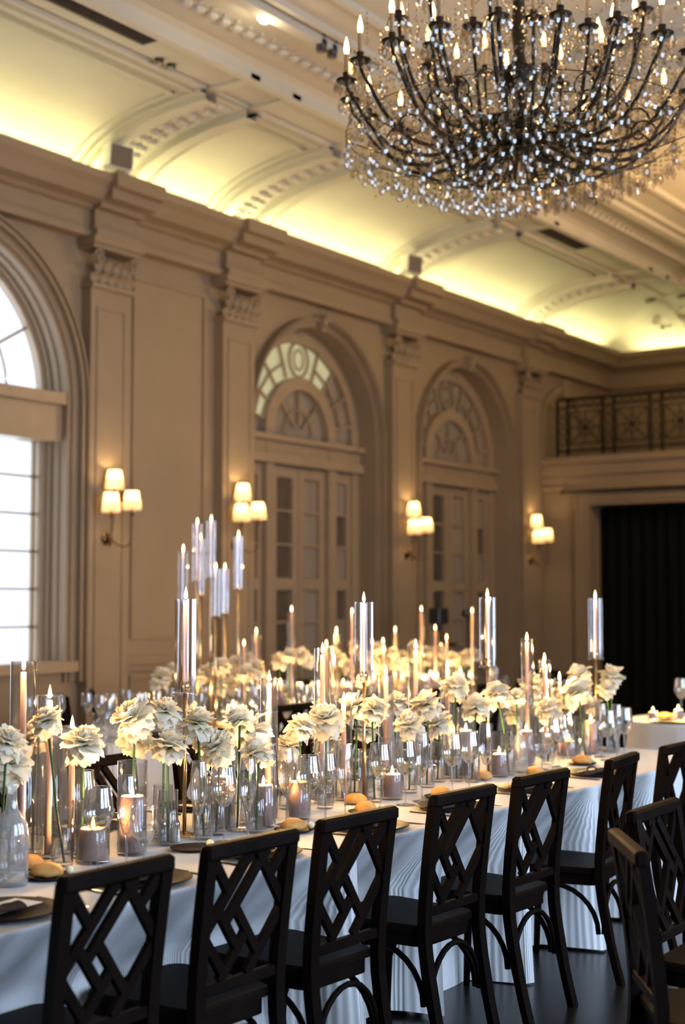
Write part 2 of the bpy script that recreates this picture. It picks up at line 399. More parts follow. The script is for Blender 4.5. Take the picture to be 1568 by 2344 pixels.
def ceil_frame(x0, x1, y0, y1, w_, z0, z1, name='ceiling_moulding'):
    m_ = MB()
    m_.box(x0,x1,y0,y0+w_,z0,z1).box(x0,x1,y1-w_,y1,z0,z1).box(x0,x0+w_,y0+w_,y1-w_,z0,z1).box(x1-w_,x1,y0+w_,y1-w_,z0,z1)
    return m_.build(name, 'plaster_ceiling', ceil)
for x0_, x1_ in ((-6.3, -.7),):
    for (y0_, y1_) in ((-3.2, 3.2), (3.7, 10.2), (10.7, 17.3)):
        for k, (e, w_, z_) in enumerate(((0,.10,5.86),(.16,.05,5.90),(.55,.06,5.90))):
            ceil_frame(x0_+e, x1_-e, y0_+e, y1_-e, w_, z_, 5.95)
# leaf band along the edge of the ceiling field
m_ = MB()
yy = YB+2.6
while yy < YF-2.6:
    m_.ball((XL+2.32, yy, 5.94), .055, 6, 4, .6); m_.ball((XL+2.40, yy+.07, 5.945), .03, 5, 3, .6); yy += .145
tag(m_.build('leaf_band', 'plaster_ceiling', ceil), kind='stuff')

# cove ribs, ornament and panel mouldings along the left wall
def cove_pt(t, lift=0.):
    a = PI/2*t; dx, dz = 1.48*math.sin(a), .56*math.cos(a); L_ = math.hypot(dx, dz)
    nx, nz = .56*math.cos(a)/math.hypot(.56*math.cos(a), 1.48*math.sin(a)), -1.48*math.sin(a)/math.hypot(.56*math.cos(a), 1.48*math.sin(a))
    return (XL + .02 + 1.48*(1-math.cos(a)) + nx*lift, 5.26 + .56*math.sin(a) + nz*lift)
def rib(y0, y1, lift, name='cove_rib', t0=.0, t1=1.0):
    m_ = MB(); n = 14
    for i in range(n+1):
        t = t0 + (t1-t0)*i/n
        a = cove_pt(t, -.02); b_ = cove_pt(t, lift)
        m_.v += [(a[0],y0,a[1]),(b_[0],y0,b_[1]),(b_[0],y1,b_[1]),(a[0],y1,a[1])]
    for i in range(n):
        for k in range(3): m_.f.append((i*4+k, i*4+k+1, (i+1)*4+k+1, (i+1)*4+k))
    return m_.build(name, 'plaster_ceiling', ceil)
for y in P + [1.0, -3.0]:
    rib(y-.34, y-.20, .085); rib(y+.20, y+.34, .085); rib(y-.22, y+.22, .012, 'cove_rib_field')
    m_ = MB()
    for k in range(13):
        t = .14 + .80*k/12; c = cove_pt(t, .02)
        for j in range(-1, 2):
            m_.ball((c[0], y + j*.085 + R.uniform(-.01,.01), c[1]), .055 if j == 0 else .042, 6, 4, .75)
    tag(m_.build('leaf_relief', 'plaster_ceiling', ceil), kind='stuff')
    rib(y-.40, y-.34, .035, 'rib_fillet'); rib(y+.34, y+.40, .035, 'rib_fillet')
PB = sorted(P + [1.0, -3.0])
for a, b_ in zip(PB, PB[1:]):
    y0, y1 = a + .34 + .12, b_ - .34 - .12
    if y1 - y0 < .4: continue
    rib(y0, y0+.045, .025, 'panel_moulding', .20, .90); rib(y1-.045, y1, .025, 'panel_moulding', .20, .90)
    for t in (.20, .88):
        rib(y0, y1, .025, 'panel_moulding', t, t+.022)
    rib(y0-.12, y1+.12, .02, 'panel_moulding', .95, .965)
# rib beams crossing the soffit above each pilaster
for y in P + [1.0, -3.0]:
    MB().box(XL+1.5, XL+1.98, y-.34, y-.22, 5.815, 5.86).box(XL+1.5, XL+1.98, y+.22, y+.34, 5.815, 5.86).build('soffit_rib', 'plaster_ceiling', ceil)
# far cove: rib, side panel and a shell relief
def rib_far(x0, x1, lift):
    m_ = MB(); n = 12
    for i in range(n+1):
        a = cove_pt(i/n, -.02); b_ = cove_pt(i/n, lift)
        ya, yb_ = YF - (a[0]-XL), YF - (b_[0]-XL)
        m_.v += [(x0,ya,a[1]),(x0,yb_,b_[1]),(x1,yb_,b_[1]),(x1,ya,a[1])]
    for i in range(n):
        for k in range(3): m_.f.append((i*4+k, i*4+k+1, (i+1)*4+k+1, (i+1)*4+k))
    m_.build('cove_rib', 'plaster_ceiling', ceil)
for x in (-7.45, -3.4, .6): rib_far(x-.3, x-.16, .05); rib_far(x+.16, x+.3, .05)
m_ = MB()
for k in range(46):
    a = R.uniform(0, 2*PI); r = R.uniform(.02, .42); t = .52 + r*.55*math.sin(a)
    c = cove_pt(max(.1, min(.95, t)), .02); m_.ball((-8.0 + r*math.cos(a)*1.1 + .45, YF-(c[0]-XL), c[1]), R.uniform(.03,.06), 6, 4, .7)
tag(m_.build('shell_relief', 'plaster_ceiling', ceil), kind='stuff')

# LED strips lying on the cornice, behind its lip
def led(x0, x1, y0, y1, label):
    o = MB().box(x0, x1, y0, y1, 5.27, 5.285).build('cove_light_strip', 'cove_led'); tag(o, label, 'light strip'); return o
led(XL+.20, XL+.235, YB+.5, YF-.45, 'glowing cove light strip hidden behind the cornice above the arched doors')
led(XL+.5, XR-.5, YF-.235, YF-.20, 'glowing cove light strip hidden behind the cornice above the balcony')
led(XR-.235, XR-.20, YB+.5, YF-.45, 'glowing cove light strip on the wall opposite the arched doors')

# ------------------------------------------------------------------ left window
def tube_frame(mb, pts, w_): mb.tube(pts, w_, 6)
wn = struct(MB().build('window_1', 'joinery')) if False else None
m_ = MB(); Xg = XL-.24
arch_band(m_, Xg-.03, Xg+.05, W1['yc'], 1.21, 1.30, W1['spring'], W1['zb'])
m_.box(Xg-.06, Xg+.20, W1['yc']-1.3, W1['yc']+1.3, 2.98, 3.36).box(Xg-.06, Xg+.26, W1['yc']-1.3, W1['yc']+1.3, 3.30, 3.40)
m_.box(Xg-.03, XL+.10, W1['yc']-1.4, W1['yc']+1.4, W1['zb']-.06, W1['zb']+.03)
win = struct(m_.build('window_1', 'joinery'))
def muntin(mb, p, q, w_=.03): mb.bar(p, q, .03, w_)
yc = W1['yc']
mm = MB()
for k in range(-2, 3): muntin(mm, (Xg, yc + k*.58 + .0, W1['zb']), (Xg, yc + k*.58, 2.98), .035 if k else .07)
for k in range(1, 6): muntin(mm, (Xg, yc-1.21, 1.05+k*.325), (Xg, yc+1.21, 1.05+k*.325), .018)
mm.build('muntins', 'joinery', win)
mm = MB()
for k in range(1, 6):
    a = PI*k/6; muntin(mm, (Xg, yc+.42*math.cos(a), 3.36+.42*math.sin(a)), (Xg, yc+1.21*math.cos(a), 3.36+1.21*math.sin(a)), .025)
mm.tube([(Xg, yc+.42*math.cos(PI*k/20), 3.36+.42*math.sin(PI*k/20)) for k in range(21)], .014, 5)
mm.tube([(Xg, yc+.85*math.cos(PI*k/28), 3.36+.85*math.sin(PI*k/28)) for k in range(29)], .012, 5)
mm.build('fan_muntins', 'joinery', win)
for i in range(-2, 2):
    for k in range(6):
        y0 = yc + i*.58 + .02; z0 = 1.05 + k*.325 + .012
        MB().add([(Xg-.01,y0,z0),(Xg-.01,y0+.54,z0),(Xg-.01,y0+.54,z0+.30),(Xg-.01,y0,z0+.30)], [(0,1,2,3)]).build('pane', 'window_glass', win)
ap = arch_pts(yc, 1.21, 3.38, 20)
MB().add([(Xg-.012, *p) for p in ap], [tuple(range(len(ap)))]).build('fan_pane', 'window_glass', win)

# ------------------------------------------------------------------ arched door screens (bays between pilasters)
def door_bay(n, b_, lit):
    yc, r, sp = b_['yc'], b_['r'], b_['spring']; Xd = XL-.30; Xf = Xd+.06
    m_ = MB()
    # jambs, transom, inner arch, posts
    arch_band(m_, Xd, Xf+.03, yc, 1.0, r+.005, sp, 0); arch_band(m_, Xd, Xf+.05, yc, .50, .64, sp-.02, sp-.12)
    m_.box(Xd, Xf+.10, yc-r, yc+r, 3.06, 3.16).box(Xd, Xf+.05, yc-r, yc+r, 3.16, 3.30).box(Xd, Xf+.12, yc-r, yc+r, 3.30, 3.36)
    for s_ in (-1, 1):
        m_.box(Xd, Xf+.06, yc+s_*.57-.07, yc+s_*.57+.07, 0, 3.36)
    m_.box(Xd-.02, Xd, yc-r, yc+r, 0, 4.6) if False else None
    dd = struct(m_.build('door_%d' % n, 'joinery'))
    # fanlight muntins: radial bars with an oval in the crown
    mm = MB(); X = Xf
    def rp(a, q): return (X, yc + q*math.cos(a), sp + q*math.sin(a))
    for a in (.18, .52, .86, 1.20, PI-1.20, PI-.86, PI-.52, PI-.18):
        mm.bar(rp(a, .64), rp(a, 1.0), .03, .024)
    for k in range(3):
        a0 = .18 + .34*k
        for sgn in (0, 1):
            A = (a0, a0+.34) if not sgn else (PI-a0, PI-a0-.34)
            mm.bar(rp(A[0], .80), rp(A[1], .80), .03, .02)
    mm.tube([(X, yc + .17*math.cos(t), sp + .82 + .19*math.sin(t)) for t in [2*PI*k/24 for k in range(25)]], .016, 6)
    mm.tube([(X, yc + .09*math.cos(t), sp + .82 + .11*math.sin(t)) for t in [2*PI*k/18 for k in range(19)]], .011, 5)
    mm.build('fanlight_muntins', 'joinery', dd)
    mm = MB()
    for a in (PI*.25, PI*.5, PI*.75):
        mm.bar((X, yc+.10*math.cos(a), sp+.10*math.sin(a)), (X, yc+.5*math.cos(a), sp+.5*math.sin(a)), .03, .02)
    mm.tube([(X, yc+.26*math.cos(PI*k/12), sp+.26*math.sin(PI*k/12)) for k in range(13)], .012, 5)
    mm.build('inner_fan_muntins', 'joinery', dd)
    # glass of the fanlights, pane by pane
    edges = [0, .18, .52, .86, 1.20, PI-1.20, PI-.86, PI-.52, PI-.18, PI]
    for k, (a, c) in enumerate(zip(edges, edges[1:])):
        nn = 5
        pts = [(Xd+.02, yc+1.0*math.cos(a+(c-a)*i/nn), sp+1.0*math.sin(a+(c-a)*i/nn)) for i in range(nn+1)]
        pts += [(Xd+.02, yc+.57*math.cos(c-(c-a)*i/nn), sp+.57*math.sin(c-(c-a)*i/nn)) for i in range(nn+1)]
        green = lit and 3 <= k <= 7
        MB().add(pts, [tuple(range(len(pts)))]).build('fan_pane', 'pane_green_glow' if green else 'pane_curtained', dd)
    ap = arch_pts(yc, .5, sp-.02, 14)
    MB().add([(Xd+.02, *p) for p in ap] , [tuple(range(len(ap)))]).build('inner_fan_pane', 'pane_curtained', dd)
    MB().box(Xd-.02, Xd+.005, yc-1.14, yc+1.14, 0, 3.46).build('backing', 'joinery', dd)
    # two door leaves and two side lights with small panes
    for (y0, y1, nm) in ((yc-.49, yc-.005, 'door_leaf'), (yc+.005, yc+.49, 'door_leaf'), (yc-1.0, yc-.65, 'side_light'), (yc+.65, yc+1.0, 'side_light')):
        lf = MB(); e = .10 if nm == 'door_leaf' else .07
        lf.box(Xd, Xf, y0, y0+e, .02, 3.05).box(Xd, Xf, y1-e, y1, .02, 3.05).box(Xd, Xf, y0+e, y1-e, .02, .32).box(Xd, Xf, y0+e, y1-e, 2.93, 3.05)
        lf.box(Xd, Xf, y0+e, y1-e, 1.72, 1.84)
        nb = 4
        for (za, zb_) in ((.32, 1.72), (1.84, 2.93)):
            for k in range(1, nb if za < 1 else 3):
                zz = za + (zb_-za)*k/(nb if za < 1 else 3); lf.box(Xd+.01, Xf-.005, y0+e, y1-e, zz-.012, zz+.012)
        ob = lf.build(nm, 'joinery', dd)
        for (za, zb_, q) in ((.32, 1.72, 4), (1.84, 2.93, 3)):
            for k in range(q):
                z0 = za + (zb_-za)*k/q; z1 = za + (zb_-za)*(k+1)/q
                MB().box(Xd+.012, Xd+.02, y0+e, y1-e, z0+.012, z1-.012).build('pane', 'pane_dark' if (nm == 'door_leaf' and y1 < yc) or (nm == 'side_light' and k % 2) else 'pane_curtained', ob)
        if nm == 'door_leaf':
            h_ = MB().ball((Xf+.04, (y1-.05) if y1 < yc else (y0+.05), 1.05), .028); h_.build('door_knob', 'aged_brass', ob)
door_bay(1, B2, True); door_bay(2, B3, False)

# ------------------------------------------------------------------ far wall, doorway, balcony
A = at_Y(1350, 1157, YD); DXL, DZT = A.x, A.z
DXR = DXL + 4.2
m_ = MB()
def qx(x0, x1, z0, z1): m_.add([(x0,YD,z0),(x1,YD,z0),(x1,YD,z1),(x0,YD,z1)], [(0,1,2,3)])
qx(XL, DXL, 0, 3.56); qx(DXL, DXR, DZT, 3.56); qx(DXR, XR, 0, 3.56)
for (x, s_) in ((DXL, 0), (DXR, 0)): m_.add([(x,YD,0),(x,YD+.5,0),(x,YD+.5,DZT),(x,YD,DZT)], [(0,1,2,3)])
m_.add([(DXL,YD,DZT),(DXR,YD,DZT),(DXR,YD+.5,DZT),(DXL,YD+.5,DZT)], [(0,1,2,3)])
m_.add([(XL,YF,0),(XR,YF,0),(XR,YF,ZT),(XL,YF,ZT)], [(0,1,2,3)])
wf = struct(m_.build('wall_far', 'plaster'))
m_ = MB()
for (e0, e1, pr) in ((.0,.06,.03),(.06,.16,.05),(.16,.20,.07)):
    m_.box(DXL-e1, DXL-e0, YD-pr, YD, 0, DZT+e1).box(DXR+e0, DXR+e1, YD-pr, YD, 0, DZT+e1).box(DXL-e0, DXR+e0, YD-pr, YD, DZT+e0, DZT+e1)
m_.build('door_surround', 'plaster', wf)
# pleated black curtain closing the doorway
m_ = MB()
m_.grid(lambda u, v: (DXL+(DXR-DXL)*u, YD+.32+.035*math.sin(u*150)+.01*math.sin(u*47), .01+(DZT-.02)*v), 220, 2)
tag(m_.build('curtain', 'black_curtain', smooth=True), 'floor-length black curtain filling the wide doorway under the balcony', 'curtain')
zr = at_Y(1400, 1122, YD-.12).z
a = at_Y(1287, 1128, YD-.12).x
rod = thing('curtain_rod', 'thin black rod fixed to the wall above the dark doorway', 'rod', (a, YD-.12, zr))
m_ = MB().tube([(0,0,0),(4.6,0,0)], .018, 8); m_.build('rod', 'black_iron', rod); MB().ball((0,0,0), .03).build('finial', 'black_iron', rod)
for xx in (.35, 2.3, 4.2): MB().tube([(xx,0,0),(xx,.12,0)], .01, 6).build('bracket', 'black_iron', rod)
# balcony slab and mouldings
bal = MB().box(XL, XR, YD, YF, 3.36, 3.54).box(XL, XR, YD-.10, YD, 3.30, 3.56).box(XL, XR, YD-.16, YD, 3.46, 3.53).box(XL, XR, YD-.05, YD, 3.14, 3.30).box(XL, XR, YD-.08, YD, 3.10, 3.15)
struct(bal.build('balcony', 'plaster'))
x0 = at_Y(1276, 990, YD+.02).x
rl = thing('balcony_railing', 'black wrought iron balcony railing with starburst panels', 'railing', (x0, YD+.02, 3.56))
def rail_bits():
    zt = .80; x = 0.
    MB().tube([(0,0,zt),(5.5,0,zt)], .022, 6).build('top_rail', 'black_iron', rl)
    MB().tube([(0,0,zt-.11),(5.5,0,zt-.11)], .011, 6).build('upper_rail', 'black_iron', rl)
    MB().tube([(0,0,.09),(5.5,0,.09)], .014, 6).build('bottom_rail', 'black_iron', rl)
    post = MB().box(-.016,.016,-.016,.016,0,zt).mesh('post', 'black_iron')
    k = 0
    while x < 5.3:
        put('post', post, rl, (x,0,0)); put('post', post, rl, (x+.16,0,0))
        sc = MB()
        for zc in (.22, .36, .50, .62):
            sc.tube([(x+.08+.045*math.cos(t), 0, zc+.055*math.sin(t)) for t in [2*PI*j/10 for j in range(11)]], .007, 4)
        sc.build('scroll_panel', 'black_iron', rl)
        xa, xb = x+.16, x+.16+.52; cx, cz = (xa+xb)/2, .40; h_ = .22
        st = MB()
        for (p, q) in (((cx-h_,0,cz-h_),(cx+h_,0,cz+h_)),((cx-h_,0,cz+h_),(cx+h_,0,cz-h_)),((cx-h_,0,cz),(cx+h_,0,cz)),((cx,0,cz-h_),(cx,0,cz+h_)),
                       ((cx-h_,0,cz-h_),(cx+h_,0,cz-h_)),((cx-h_,0,cz+h_),(cx+h_,0,cz+h_)),((cx-h_,0,cz-h_),(cx-h_,0,cz+h_)),((cx+h_,0,cz-h_),(cx+h_,0,cz+h_))):
            st.tube([p, q], .008, 5)
        st.tube([(cx+.11*math.cos(t),0,cz+.11*math.sin(t)) for t in [2*PI*j/14 for j in range(15)]], .007, 4)
        ob = st.build('starburst_panel', 'black_iron', rl)
        MB().ball((cx,0,cz), .042, 8, 5).build('rosette', 'black_iron', ob)
        f_ = MB()
        for j in range(4):
            xx = xa + .07 + j*.125
            f_.tube([(xx+.05*math.cos(t),0,.745+.04*math.sin(t)) for t in [2*PI*q/10 for q in range(11)]], .007, 4)
        f_.build('frieze_scroll', 'black_iron', rl)
        x += .68
rail_bits()

# right and back walls close the room, tall windows on the right
m_ = MB()
def qr(y0, y1, z0, z1): m_.add([(XR,y0,z0),(XR,y1,z0),(XR,y1,z1),(XR,y0,z1)], [(0,1,2,3)])
prev = YB
for yy in (1.9, 5.0, 8.1):
    qr(prev, yy-1, 0, ZT); qr(yy-1, yy+1, 0, .9); qr(yy-1, yy+1, 4.3, ZT); prev = yy+1
    for (a, b_) in ((yy-1, yy-1), (yy+1, yy+1)): m_.add([(XR,a,.9),(XR+.4,a,.9),(XR+.4,a,4.3),(XR,a,4.3)], [(0,1,2,3)])
    for z in (.9, 4.3): m_.add([(XR,yy-1,z),(XR+.4,yy-1,z),(XR+.4,yy+1,z),(XR,yy+1,z)], [(0,1,2,3)])
qr(prev, YF, 0, ZT)
struct(m_.build('wall_right', 'plaster'))
struct(MB().box(XL, XR, YB-.1, YB, 0, ZT).build('wall_back', 'plaster'))

# ------------------------------------------------------------------ fittings on walls and ceiling
WARM = (1.0, .62, .27)
def make_sconce():
    t = thing('wall_sconce', 'x', 'wall lamp')
    MB().lathe([(.0005,.0),(.055,0),(.055,.012),(.03,.025),(.0005,.03)], 14).build('backplate', 'aged_brass', t, True).rotation_euler = (0, PI/2, 0)
    MB().ball((.05,0,0), .03).build('boss', 'aged_brass', t, True)
    for (dx, dy, dz) in ((.10, 0, .40), (.19, -.13, .19), (.19, .13, .22)):
        pts = []
        for k in range(15):
            u = k/14
            if dy == 0: pts.append((.05 + (dx-.05)*math.sin(u*PI/2), 0, -.05*math.sin(u*PI) + dz*u**1.3))
            else: pts.append((.05 + (dx-.05)*min(1, u*1.8), dy*(math.sin(min(1,u*1.5)*PI/2)), -.13*math.sin(u*PI)*(1-u*.4) + dz*u**2))
        a = MB().tube(pts, .007, 6).build('arm', 'aged_brass', t, True)
        MB().lathe([(.0005,-.02),(.018,-.02),(.022,0),(.012,.01),(.011,.06),(.0005,.06)], 10, (dx,dy,dz)).build('candle_sleeve', 'aged_brass', a, True)
        MB().lathe([(.085,.03),(.082,.08),(.072,.13),(.058,.20)], 20, (dx,dy,dz)).build('lamp_shade', 'lamp_shade', t, True)
        b_ = MB().ball((dx,dy,dz+.095), .02, 8, 6, 1.4).build('bulb', 'bulb', t, True)
        point(t, (dx,dy,dz+.155), 5.0, (1.0,.66,.30), .022)
    return t
sc0 = make_sconce()
SY = [P[1], P[2], P[3], P[4]]
SN = ['beside the tall bright window', 'just left of the first arched door', 'between the two arched doors', 'next to the corner under the balcony']
for i, y in enumerate(SY):
    o = sc0 if i == 0 else copy_tree(sc0)
    yy = [y-.04, y-.06, y+.04, y-.08][i]
    o.location = (XL+.121, yy, 2.15)
    tag(o, 'brass wall sconce with three glowing cream shades ' + SN[i], 'wall lamp', 'wall sconces on the pilasters')

def speaker(px, py, label, rz):
    p = at_X(px, py, XL+.46); t = thing('loudspeaker', label, 'loudspeaker', (XL+.475, p.y, 5.326), rz, 'loudspeakers standing on the cornice'); t.rotation_euler = (0, .08, rz)
    pts = [(-.075,-.095),(.02,-.125),(.075,-.125),(.075,.125),(.02,.125),(-.075,.095)]
    MB().prism(pts, .004, .205).build('cabinet', 'speaker_white', t)
    MB().bbox(.073,.083,-.115,.115,.012,.197).build('grille', 'speaker_grille', t)
    for q in (-1, 1): MB().box(-.06, .03, q*.115-.025, q*.115+.025, -.008, .008).build('foot', 'speaker_white', t)
speaker(262, 365, 'small white loudspeaker on the cornice beside the tall bright window', -.15)
speaker(935, 600, 'small white loudspeaker on the cornice between the two arched doors', -.15)

def vent(px, py, z, L_, W_, label):
    p = at_Z(px, py, z); t = thing('ceiling_vent', label, 'air vent', (p.x, p.y, z-.02), 0, 'dark air vents in the ceiling soffit')
    MB().box(-W_/2, W_/2, -L_/2, L_/2, .012, .018).build('vent_backing', 'vent_dark', t)
    MB().box(-W_/2-.03,-W_/2,-L_/2-.03,L_/2+.03,0,.02).box(W_/2,W_/2+.03,-L_/2-.03,L_/2+.03,0,.02).box(-W_/2,W_/2,-L_/2-.03,-L_/2,0,.02).box(-W_/2,W_/2,L_/2,L_/2+.03,0,.02).build('vent_frame', 'vent_dark', t)
    sl = MB().bar((0,-L_/2,.006),(0,L_/2,.006), .022, .004, (1,0,.6)).mesh('slat', 'vent_dark')
    n = 9
    for k in range(n): put('slat', sl, t, (-W_/2 + W_*(k+.5)/n, 0, 0))
vent(215, 22, 5.84, 1.25, .20, 'long dark slatted air vent in the soffit above the bright window')
vent(1298, 543, 5.84, 1.0, .22, 'dark slatted air vent in the soffit beyond the chandelier')

def downlight(px, py, label, on):
    p = at_Z(px, py, 5.95); t = thing('ceiling_light', label, 'ceiling light', (p.x, p.y, 5.95))
    MB().lathe([(.10,-.03),(.09,-.035),(.075,-.01),(.075,0),(.10,0),(.10,-.03)], 20).build('trim_ring', 'joinery' if on else 'aged_brass', t, True)
    if on:
        MB().ball((0,0,-.05), .055, 16, 10).build('globe', 'downlight', t, True)
        point(t, (0,0,-.16), 3, (1,.85,.6), .05)
    else:
        for s_ in (-1, 1):
            h_ = MB().lathe([(.0005,-.14),(.04,-.14),(.045,-.06),(.02,-.03),(.0005,-.03)], 12, (0, s_*.07, 0)).build('spot_head', 'black_plastic', t, True)
            MB().disc(.034, -.141, 12, (0, s_*.07, 0)).build('lens', 'chrome', h_)
downlight(606, 22, 'round glowing ceiling downlight left of the chandelier', True)
downlight(748, 84, 'unlit twin ceiling spotlight close to the chandelier', False)
downlight(378, 110, 'unlit twin ceiling spotlight near the long soffit vent', False)

# ------------------------------------------------------------------ chandelier
def chandelier():
    c0 = at_D(1190, 330, 7.6)
    t = thing('chandelier', 'huge dark bronze chandelier with candle bulbs and hanging crystals', 'chandelier', (c0.x, c0.y, 5.94))
    z0 = c0.z - 5.94                           # hub height below the ceiling
    MB().lathe([(.0005,0),(.16,0),(.15,-.04),(.06,-.09),(.03,-.12),(.0005,-.12)], 20).build('ceiling_rose', 'bronze', t, True)
    MB().tube([(0,0,-.1),(0,0,z0+.5)], .012, 8).build('chain', 'bronze', t, True)
    MB().lathe([(.0005,z0-.10),(.02,z0-.09),(.035,z0-.05),(.05,z0-.04),(.035,z0),(.10,z0+.04),(.115,z0+.09),(.07,z0+.12),(.035,z0+.18),(.04,z0+.26),(.09,z0+.31),(.105,z0+.37),(.115,z0+.40),(.05,z0+.42),(.03,z0+.5),(.045,z0+.62),(.03,z0+.8),(.10,z0+.86),(.10,z0+.9),(.02,z0+.95),(.0005,z0+.96)], 18).build('hub', 'bronze', t, True)
    arms = []
    def arm(ang, r, zc, z_in, sag, rad=.012):
        ca, sa = math.cos(ang), math.sin(ang); pts = []
        for k in range(17):
            u = k/16
            q = .06 + (r-.06)*(u if u < .0 else (1-(1-u)**1.7))
            z = z_in - sag*math.sin(min(1,u*1.25)*PI)*.9 + (zc-z_in)*max(0, (u-.25)/.75)**1.9
            pts.append((q*ca, q*sa, z0+z))
        return pts
    bob = MB().lathe([(.0005,0),(.03,.0),(.055,.012),(.058,.02),(.03,.018),(.018,.03),(.02,.06),(.0005,.06)], 12).mesh('bobeche', 'bronze', True)
    sleeve = MB().lathe([(.012,.05),(.012,.16),(.0005,.16)], 8).mesh('candle_sleeve', 'joinery', True)
    bulb = MB().lathe([(.0005,.155),(.011,.165),(.015,.19),(.010,.22),(.0005,.255)], 8).mesh('bulb', 'bulb', True)
    beads = MB(); rest = MB(); spots = []
    def drop(mb, p, s):                        # faceted pear drop, hung point down from p
        x, y, z = p; mb.lathe([(.0003,0),(s*.22,-s*.25),(s*.42,-s*.8),(s*.25,-s*1.25),(.0003,-s*1.5)], 5, (x,y,z))
    def bead(mb, p, s): mb.ball(p, s, 5, 3)
    tiers = [(20, .93, .30, .06, .16), (12, .66, .62, .16, .10), (10, .50, .46, .0, .20)]
    for ti, (n, r, zc, zi, sag) in enumerate(tiers):
        for k in range(n):
            a = 2*PI*(k + (.5 if ti else .2))/n; pts = arm(a, r, zc, zi, sag)
            am = MB().tube(pts, [.013 - .004*u/16 for u in range(17)], 6); ca, sa = math.cos(a), math.sin(a)
            # scroll curling off the arm
            p9 = Vector(pts[9]); sc_ = []
            for j in range(12):
                th = j*.5; rr = .085*(1-j/14)
                sc_.append((p9.x + ca*(rr*math.cos(th)-.085), p9.y + sa*(rr*math.cos(th)-.085), p9.z + .02 + rr*math.sin(th)))
            am.tube(sc_, .006, 4)
            ao = am.build('arm', 'bronze', t, True)
            e = pts[-1]
            put('bobeche', bob, ao, e); put('candle_sleeve', sleeve, ao, e); put('bulb', bulb, ao, e)
            point(t, (e[0], e[1], e[2]+.285), .6, WARM, .02)
            for j in range(9):                 # drops round the bobeche
                b_ = 2*PI*j/9; spots.append((e[0]+.056*math.cos(b_), e[1]+.056*math.sin(b_), e[2]+.01, .042))
            for j in range(3, 16, 2):          # drops along the arm
                q = pts[j]; spots.append((q[0], q[1], q[2]-.01, .034 + .012*R.random()))
            # bead garland from this arm end to the next
            a2 = 2*PI*(k + 1 + (.5 if ti else .2))/n
            for j in range(12):
                u = (j+.5)/12; aa = a + (a2-a)*u; rr = r*(1-.02*math.sin(PI*u))
                bead(rest, (rr*math.cos(aa), rr*math.sin(aa), e[2] - .16*math.sin(PI*u)), .0085)
            # garland from arm end in to the stem
            for j in range(22):
                u = (j+.5)/22; rr = r + (.07-r)*u
                bead(rest, (rr*ca, rr*sa, e[2] + (z0+.86-e[2])*u - .22*math.sin(PI*u)), .009)
            for j in range(14):                # strands sloping from the lower arms to the hub cup
                u = (j+.5)/14; rr = .5*r*(1-u) + .06
                bead(rest, (rr*ca, rr*sa, z0 + .02 + .36*u**2 - .05*math.sin(PI*u)), .010)
    # skirt of strands: rings of crystals that close to a bowl under the arms
    for (r, zt, n, ln) in ((.93,.04,96,3),(.81,-.02,84,3),(.67,-.07,72,3),(.53,-.11,60,3),(.39,-.15,46,3),(.24,-.18,30,3),(.10,-.20,14,3)):
        for k in range(n):
            a = 2*PI*k/n; x, y = r*math.cos(a), r*math.sin(a); zz = z0 + zt + .02*math.sin(k*2.1)
            for j in range(ln): bead(rest, (x, y, zz - j*.024), .009)
            spots.append((x, y, zz - ln*.024, .042))
        ring = MB().tube([(r*math.cos(2*PI*k/40), r*math.sin(2*PI*k/40), z0+zt+.015) for k in range(41)], .0025, 4, False)
        ring.build('crystal_ring', 'bronze', t)
    for k in range(12):                        # dark wires of the lower basket
        a = 2*PI*k/12; pts = []
        for j in range(10):
            u = j/9; rr = .9 - .82*u; pts.append((rr*math.cos(a), rr*math.sin(a), z0 + .03 - .20*math.sin(u*PI/2) ))
        MB().tube(pts, .004, 4).build('basket_wire', 'bronze', t)
    for k in range(260):                       # loose drops filling the body
        a = R.uniform(0, 2*PI); r = math.sqrt(R.uniform(.02, .8)); z = z0 + R.uniform(-.05, .42)*(.4+.6*r)
        spots.append((r*math.cos(a), r*math.sin(a), z, R.uniform(.026,.04)))
    for k in range(90):                        # hanging strands between the arms
        a = R.uniform(0, 2*PI); r = math.sqrt(R.uniform(.06, .86)); zt = z0 + R.uniform(.25, .75)*(.5+.5*r)
        for j in range(R.randint(5, 11)): bead(rest, (r*math.cos(a), r*math.sin(a), zt - j*.027), .0085)
        spots.append((r*math.cos(a), r*math.sin(a), zt - j*.027 - .012, .036))
    for k in range(1700):
        a = R.uniform(0, 2*PI); r = math.sqrt(R.uniform(.01, .85)); bead(rest, (r*math.cos(a), r*math.sin(a), z0 + R.uniform(-.15, .6)*(.35+.65*r)), R.uniform(.006,.011))
    dm = {}
    spots.sort(key=lambda s: -s[3]*1.0 + .001*((s[0]*.57 - s[1]*.82) < 0) + R.random()*.004)
    for i, (x, y, z, s) in enumerate(spots):
        if i < 290:
            q = round(s, 3)
            if q not in dm: m_ = MB(); drop(m_, (0,0,0), q); dm[q] = m_.mesh('crystal_drop', 'crystal')
            put('crystal_drop', dm[q], t, (x,y,z), (0,0,R.uniform(0,6)))
        else: drop(rest, (x,y,z), s)
    tag(rest.build('crystal_beads', 'crystal', t), kind='stuff')
    return t
chd = chandelier()
c2 = copy_tree(chd); c2.location.y += 7.4;  # unseen copy added to brighten the far walls, with stronger lights
for c in c2.children:
    if c.type == 'LIGHT': c.data = c.data.copy(); c.data.energy = 11
tag(c2, 'unseen second crystal chandelier added to light the far walls, before the balcony', 'chandelier')

